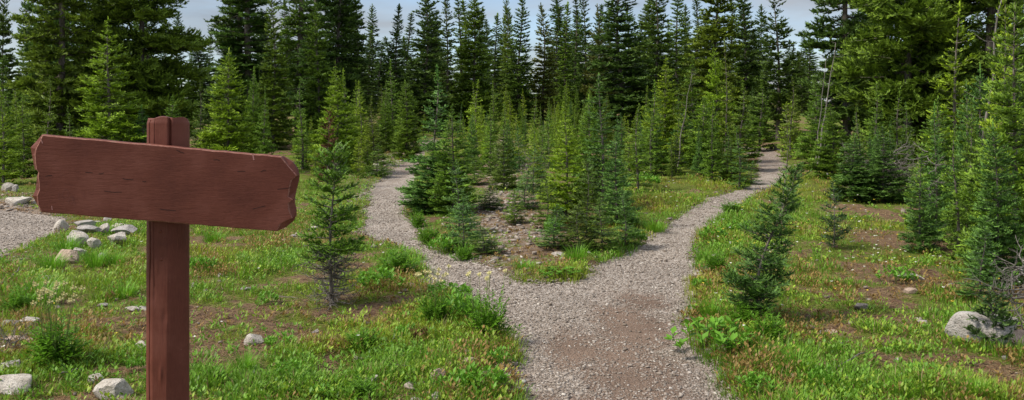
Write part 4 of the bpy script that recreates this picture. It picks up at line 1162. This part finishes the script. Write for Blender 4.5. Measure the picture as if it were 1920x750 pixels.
# ------------------------------------------------------------------ the sign
def build_sign():
    D0 = 3.08; X0 = (315-CX)/FPX*D0; yaw = R_(8.5)
    base_z = float(h(X0, D0)[0])
    root = thing('wooden_sign', 'blank red brown wooden signboard on a round post in the left foreground', 'sign', (X0, D0, base_z))
    # post ---------------------------------------------------
    r0 = 37.5/FPX*D0; ztop = CAMH+(HY-221)/FPX*D0-base_z
    n = 420; th = np.arange(n)/n*2*PI; K = 150
    zs = np.concatenate([np.linspace(-.15, ztop-.03, K-10), np.linspace(ztop-.028, ztop, 10)])
    V = []
    def groove(a, c, wd): 
        d = (a-c+PI) % (2*PI)-PI
        return np.exp(-(d/wd)**2)
    for z in zs:
        c1 = -PI/2-.62+.05*math.sin(z*6.)+.02*math.sin(z*23); c2 = -PI/2+.46+.02*math.sin(z*5)
        rr = r0*(1+.012*np.sin(th*3+1)+.01*np.sin(th*2+z*1.5)+.012*np.sin(th*7+z*3))
        # flat hewn front face
        fx = np.cos(th); fy = np.sin(th)
        flatd = 1.01*r0; q = -fy*rr; rr = np.where(q > flatd*.93, rr*(flatd*.93/np.maximum(q, 1e-6)), rr)
        q = (fx*.84-fy*.54)*rr; ex_ = np.maximum(q-r0*.86, 0); rr = rr-ex_*.5
        for kz, ka, kr, kd in ((1.12, -1.75, .10, .004), (.95, -1.35, .13, -.003), (.75, -1.55, .09, .003), (.62, -1.9, .12, -.003), (.42, -1.5, .1, .004), (1.02, -1.9, .08, -.003)):
            rr = rr+kd*np.exp(-((th-2*PI-ka)/kr)**2-((z-kz)/.025)**2)
        rr = rr-.018*groove(th, c1, .028+.008*math.sin(z*13))*(1.2 if z < ztop-.12 else .3)-.004*groove(th, -PI/2-.33+.03*math.sin(z*9), .02)*(1 if (1.05 < z < 1.3) else .4 if z > ztop-.14 else 0)
        rr = rr-.012*groove(th, c2, .06)*sstep(ztop-.3, ztop-.1, z)-.0015*groove(th, c2, .12)
        
        e = sstep(ztop-.02, ztop, z); rr = rr*(1-.06*e)
        V.append(np.stack([rr*fx, rr*fy, np.full(n, z)-.006*e*(np.sin(th*2+.6)*.6+.5*np.sin(th*5))], 1))
    V = np.concatenate(V); F = []
    for i in range(K-1):
        for j in range(n):
            p, q = i*n+j, i*n+(j+1) % n; F += [(p, q, q+n), (p, q+n, p+n)]
    top = len(V); V = np.concatenate([V, [[0, 0, ztop-.004]]])
    F += [((K-1)*n+j, (K-1)*n+(j+1) % n, top) for j in range(n)]
    post = link('post', mesh_np('post', V, F, smooth=True, mats=[M['paint_post']]), root)
    # board ---------------------------------------------------
    thick = .048; yb = D0-r0*.93-.002          # back plane touches the flat front of the post
    cx = X0
    yc = yb-thick
    def onboard(px, py, depth):
        # ray against the yawed plane; depth 0 = front face, 1 = back face
        nx, ny = -math.sin(yaw), math.cos(yaw)
        ox, oy = cx+nx*thick*depth, yc+ny*thick*depth
        dx, dy, dz = (px-CX)/FPX, 1.0, (HY-py)/FPX
        t = (ox*nx+oy*ny)/(dx*nx+dy*ny)
        X, Y, Z = dx*t, dy*t, CAMH+dz*t
        lx = (X-ox)*math.cos(yaw)+(Y-oy)*math.sin(yaw)
        return lx, Z
    outer_l = [(75,252),(64,264),(52,277),(55,293),(58,309),(60,319),(69,323),(64,332),(63,345),(61,357),(56,369),(64,384),(74,398)]
    inner_l = [(78,252.5),(72,268),(66,279),(64,291),(65,306),(67,318),(71,323),(70,332),(72,345),(72,357),(68,367),(70,384),(76,398)]
    outer_r = [(520,434),(536,427),(549,416),(554,405),(554,395),(551,382),(551,373),(554,358),(558,344),(560,330),(557,318),(548,305),(530,293.5)]
    inner_r = [(519,434),(526,420),(538,413),(549,409),(543,394),(541,382),(549,374),(541,369),(544,350),(547,338),(557,329),(541,311),(528,293.3)]
    def side(lst, depth): return [onboard(px, py, depth) for px, py in lst]
    import bmesh
    lo = side(outer_l, 0); ro = side(outer_r, 0); li = side(inner_l, 0); ri = side(inner_r, 0)
    z0_ = (lo[0][1]+lo[-1][1])/2
    def ring(L, Rr, y):
        # L top->bottom, R bottom->top ; add intermediate points along long edges
        pts = list(L)
        a, b = L[-1], Rr[0]
        rr = np.random.default_rng(4)
        for k in range(1, 24): t = k/24; pts.append((a[0]+(b[0]-a[0])*t, a[1]+(b[1]-a[1])*t+rr.normal(0, .0006)))
        pts += list(Rr)
        a, b = Rr[-1], L[0]
        for k in range(1, 24): t = k/24; pts.append((a[0]+(b[0]-a[0])*t, a[1]+(b[1]-a[1])*t+rr.normal(0, .0008)))
        return [(p[0], y, p[1]) for p in pts]
    def shrink(pts, d, y):
        c = np.array(pts); m = c.mean(0); q = c.copy()
        q[:, 0] -= np.sign(c[:, 0]-m[0])*d*(np.abs(c[:, 0]-m[0]) > .38); q[:, 2] -= np.sign(c[:, 2]-m[2])*d*.9*(np.abs(c[:, 2]-m[2]-(c[:, 0]-m[0])*-.088) > .115); q[:, 1] = y
        return [tuple(v) for v in q]
    r1 = ring(li, ri, .004); r0_ = shrink(ring(li, ri, 0), .004, 0); r2 = ring(lo, ro, thick*.5); r3 = ring(lo, ro, thick-.003); r4 = shrink(r3, .003, thick)
    bm = bmesh.new(); rings = [[bm.verts.new(p) for p in r] for r in (r0_, r1, r2, r3, r4)]
    N = len(r1)
    bm.faces.new(rings[0]); bm.faces.new(list(reversed(rings[-1])))
    for q, (a, b) in enumerate(zip(rings, rings[1:])):
        for k in range(N):
            f = bm.faces.new([a[k], b[k], b[(k+1) % N], a[(k+1) % N]])
            if q == 0: f.material_index = 1
    bmesh.ops.recalc_face_normals(bm, faces=bm.faces)
    bmesh.ops.triangulate(bm, faces=[f for f in bm.faces if len(f.verts) > 4])
    me = bpy.data.meshes.new('board'); bm.to_mesh(me); bm.free(); me.materials.append(M['paint']); me.materials.append(M['worn'])
    bd = link('board', me, root); bd.location = (cx-X0, yc-D0, -base_z); bd.rotation_euler = (0, 0, yaw)
    # scratches and chips on the paint
    a = Acc(); rr = np.random.default_rng(12)
    def mark(pts, w):
        P = [onboard(px, py, 0) for px, py in pts]
        for (x1, z1), (x2, z2) in zip(P, P[1:]):
            d = np.array([x2-x1, z2-z1]); nn = np.array([-d[1], d[0]])/(np.linalg.norm(d)+1e-9)*w
            a.add([(x1+nn[0], -.0006, z1+nn[1]), (x1-nn[0], -.0006, z1-nn[1]), (x2-nn[0], -.0006, z2-nn[1]), (x2+nn[0], -.0006, z2+nn[1])], [(0, 1, 2), (0, 2, 3)])
    mark([(76,259),(80,269)], .0016); mark([(97,386),(98,394)], .0013); mark([(474,289),(476,300)], .0022)
    scr = a; a = Acc()
    mark([(116,366),(119,357),(125,354),(129,361),(126,369),(118,372),(116,366)], .0006); mark([(128,383),(130,370),(137,368),(141,384)], .0006); mark([(124,377),(146,372)], .0005); mark([(110,361),(111,375)], .0005); mark([(158,358),(157,370)], .0005); mark([(133,364),(137,375),(133,386)], .0005)
    crv = a; a = Acc()
    for x1, y1, x2, y2 in [(160,323,174,324),(185,326,195,324),(230,335,250,337),(267,340,274,340),(195,358,228,360),(85,331,98,329),(445,322,460,321),(489,322,499,319),(474,392,497,386),(331,281,345,287),(520,355,545,352),(300,392,330,395),(400,300,412,301)]:
        mark([(x1, y1), ((x1+x2)/2, (y1+y2)/2+rr.normal(0, .8)), (x2, y2)], .0009)
    bm = bmesh.new(); bm.from_mesh(me)
    for acc, mi, mt in ((scr, 2, 'scratch'), (crv, 3, 'carve'), (a, 4, 'crackm')):
        me.materials.append(M[mt])
        vs_ = [bm.verts.new(v) for v in np.concatenate(acc.V)]
        for f in np.concatenate(acc.F):
            bm.faces.new([vs_[k] for k in f]).material_index = mi
    bm.to_mesh(me); bm.free()
    # bolt heads on the post
    for px, py in ((300,434),(308,447),(302,487)):
        x = (px-CX)/FPX*(D0-r0)-X0; z = CAMH+(HY-py)/FPX*(D0-r0)-base_z
        b = Acc(); t2 = np.arange(10)*.6283
        y0 = -math.sqrt(max(r0*r0-x*x, 0))*.93
        tube(b, [(x, y0+.004, z), (x, y0-.001, z), (x, y0-.003, z)], [.0055, .0055, .003], 10)
        link('nail_head', b.mesh('nail', [M['paint_post']], True), post)
build_sign()

# ------------------------------------------------------------------ sky, sun, camera
SUN_EL, SUN_AZ = R_(50), R_(-112)      # azimuth measured from +Y (view direction) clockwise
wd = bpy.data.worlds.new('World'); scn.world = wd; wd.use_nodes = True
nt = wd.node_tree; nt.nodes.clear()
def N(t, **k):
    n = nt.nodes.new(t)
    for a, b in k.items(): setattr(n, a, b)
    return n
out = N('ShaderNodeOutputWorld'); bg = N('ShaderNodeBackground'); sky = N('ShaderNodeTexSky', sky_type='NISHITA', sun_disc=False)
sky.sun_elevation = SUN_EL; sky.sun_rotation = SUN_AZ; sky.altitude = 1800; sky.air_density = 1.0; sky.dust_density = .6
tc = N('ShaderNodeTexCoord'); mp = N('ShaderNodeMapping'); mp.inputs['Scale'].default_value = (1, 1, 4.5); mp.inputs['Location'].default_value = (.35, .2, .1)
nz = N('ShaderNodeTexNoise'); nz.inputs['Scale'].default_value = 2.4; nz.inputs['Detail'].default_value = 6; nz.inputs['Roughness'].default_value = .55
nt.links.new(tc.outputs['Generated'], mp.inputs[0]); nt.links.new(mp.outputs[0], nz.inputs['Vector'])
rp = N('ShaderNodeValToRGB'); e = rp.color_ramp.elements; e[0].position = .36; e[0].color = (.10, .10, .10, 1); e[1].position = .60; e[1].color = (.95, .95, .95, 1)
nt.links.new(nz.outputs['Fac'], rp.inputs[0])
nz2 = N('ShaderNodeTexNoise'); nz2.inputs['Scale'].default_value = 5; nz2.inputs['Detail'].default_value = 5
nt.links.new(mp.outputs[0], nz2.inputs['Vector'])
cr = N('ShaderNodeValToRGB'); e = cr.color_ramp.elements; e[0].position = .35; e[0].color = (3.3, 3.45, 3.8, 1); e[1].position = .65; e[1].color = (5.0, 5.1, 5.3, 1)
nt.links.new(nz2.outputs['Fac'], cr.inputs[0])
mx = N('ShaderNodeMix', data_type='RGBA')
nt.links.new(rp.outputs[0], mx.inputs['Factor']); nt.links.new(sky.outputs[0], mx.inputs['A']); sx = N('ShaderNodeSeparateXYZ'); nt.links.new(tc.outputs['Generated'], sx.inputs[0])
mr = N('ShaderNodeMapRange'); nt.links.new(sx.outputs['Z'], mr.inputs['Value']); mr.inputs['From Min'].default_value = .1; mr.inputs['From Max'].default_value = 1; mr.inputs['To Min'].default_value = .62; mr.inputs['To Max'].default_value = 2.1
vm = N('ShaderNodeVectorMath', operation='SCALE'); nt.links.new(cr.outputs[0], vm.inputs[0]); nt.links.new(mr.outputs[0], vm.inputs['Scale']); nt.links.new(vm.outputs[0], mx.inputs['B'])
nt.links.new(mx.outputs['Result'], bg.inputs['Color']); bg.inputs['Strength'].default_value = .085
nt.links.new(bg.outputs[0], out.inputs[0])
sl = bpy.data.lights.new('sun', 'SUN'); sl.energy = 2.8; sl.angle = R_(14); sl.color = (1, .94, .83)
so = bpy.data.objects.new('sun', sl); col.objects.link(so)
d = Vector((math.sin(SUN_AZ)*math.cos(SUN_EL), math.cos(SUN_AZ)*math.cos(SUN_EL), math.sin(SUN_EL)))
so.rotation_euler = d.to_track_quat('Z', 'Y').to_euler(); so.location = d*60
cam = bpy.data.cameras.new('camera'); co = bpy.data.objects.new('camera', cam); col.objects.link(co)
co.location = (0, 0, CAMH); co.rotation_euler = (PI/2, 0, 0)
cam.sensor_width = 36; cam.lens = FPX/1920*36; cam.shift_y = -(375-HY)/1920; cam.clip_end = 3000; cam.clip_start = .05
scn.camera = co
vs = scn.view_settings; vs.view_transform = 'Standard'; vs.look = 'None'; vs.exposure = .88; vs.gamma = 1; vs.use_curve_mapping = False
scn.render.engine = 'CYCLES'; c = scn.cycles
c.max_bounces = 6; c.diffuse_bounces = 3; c.glossy_bounces = 2; c.transmission_bounces = 4; c.use_denoising = True

for o in list(col.objects):
    l = o.get('label')
    if l and 'island' in l:
        n_ = l.replace('the island', 'the wedge between the paths').replace(' island', ' wedge')
        if len(n_.split()) > 16: n_ = l.replace('the island', 'the path wedge').replace(' island', ' wedge')
        o['label'] = n_
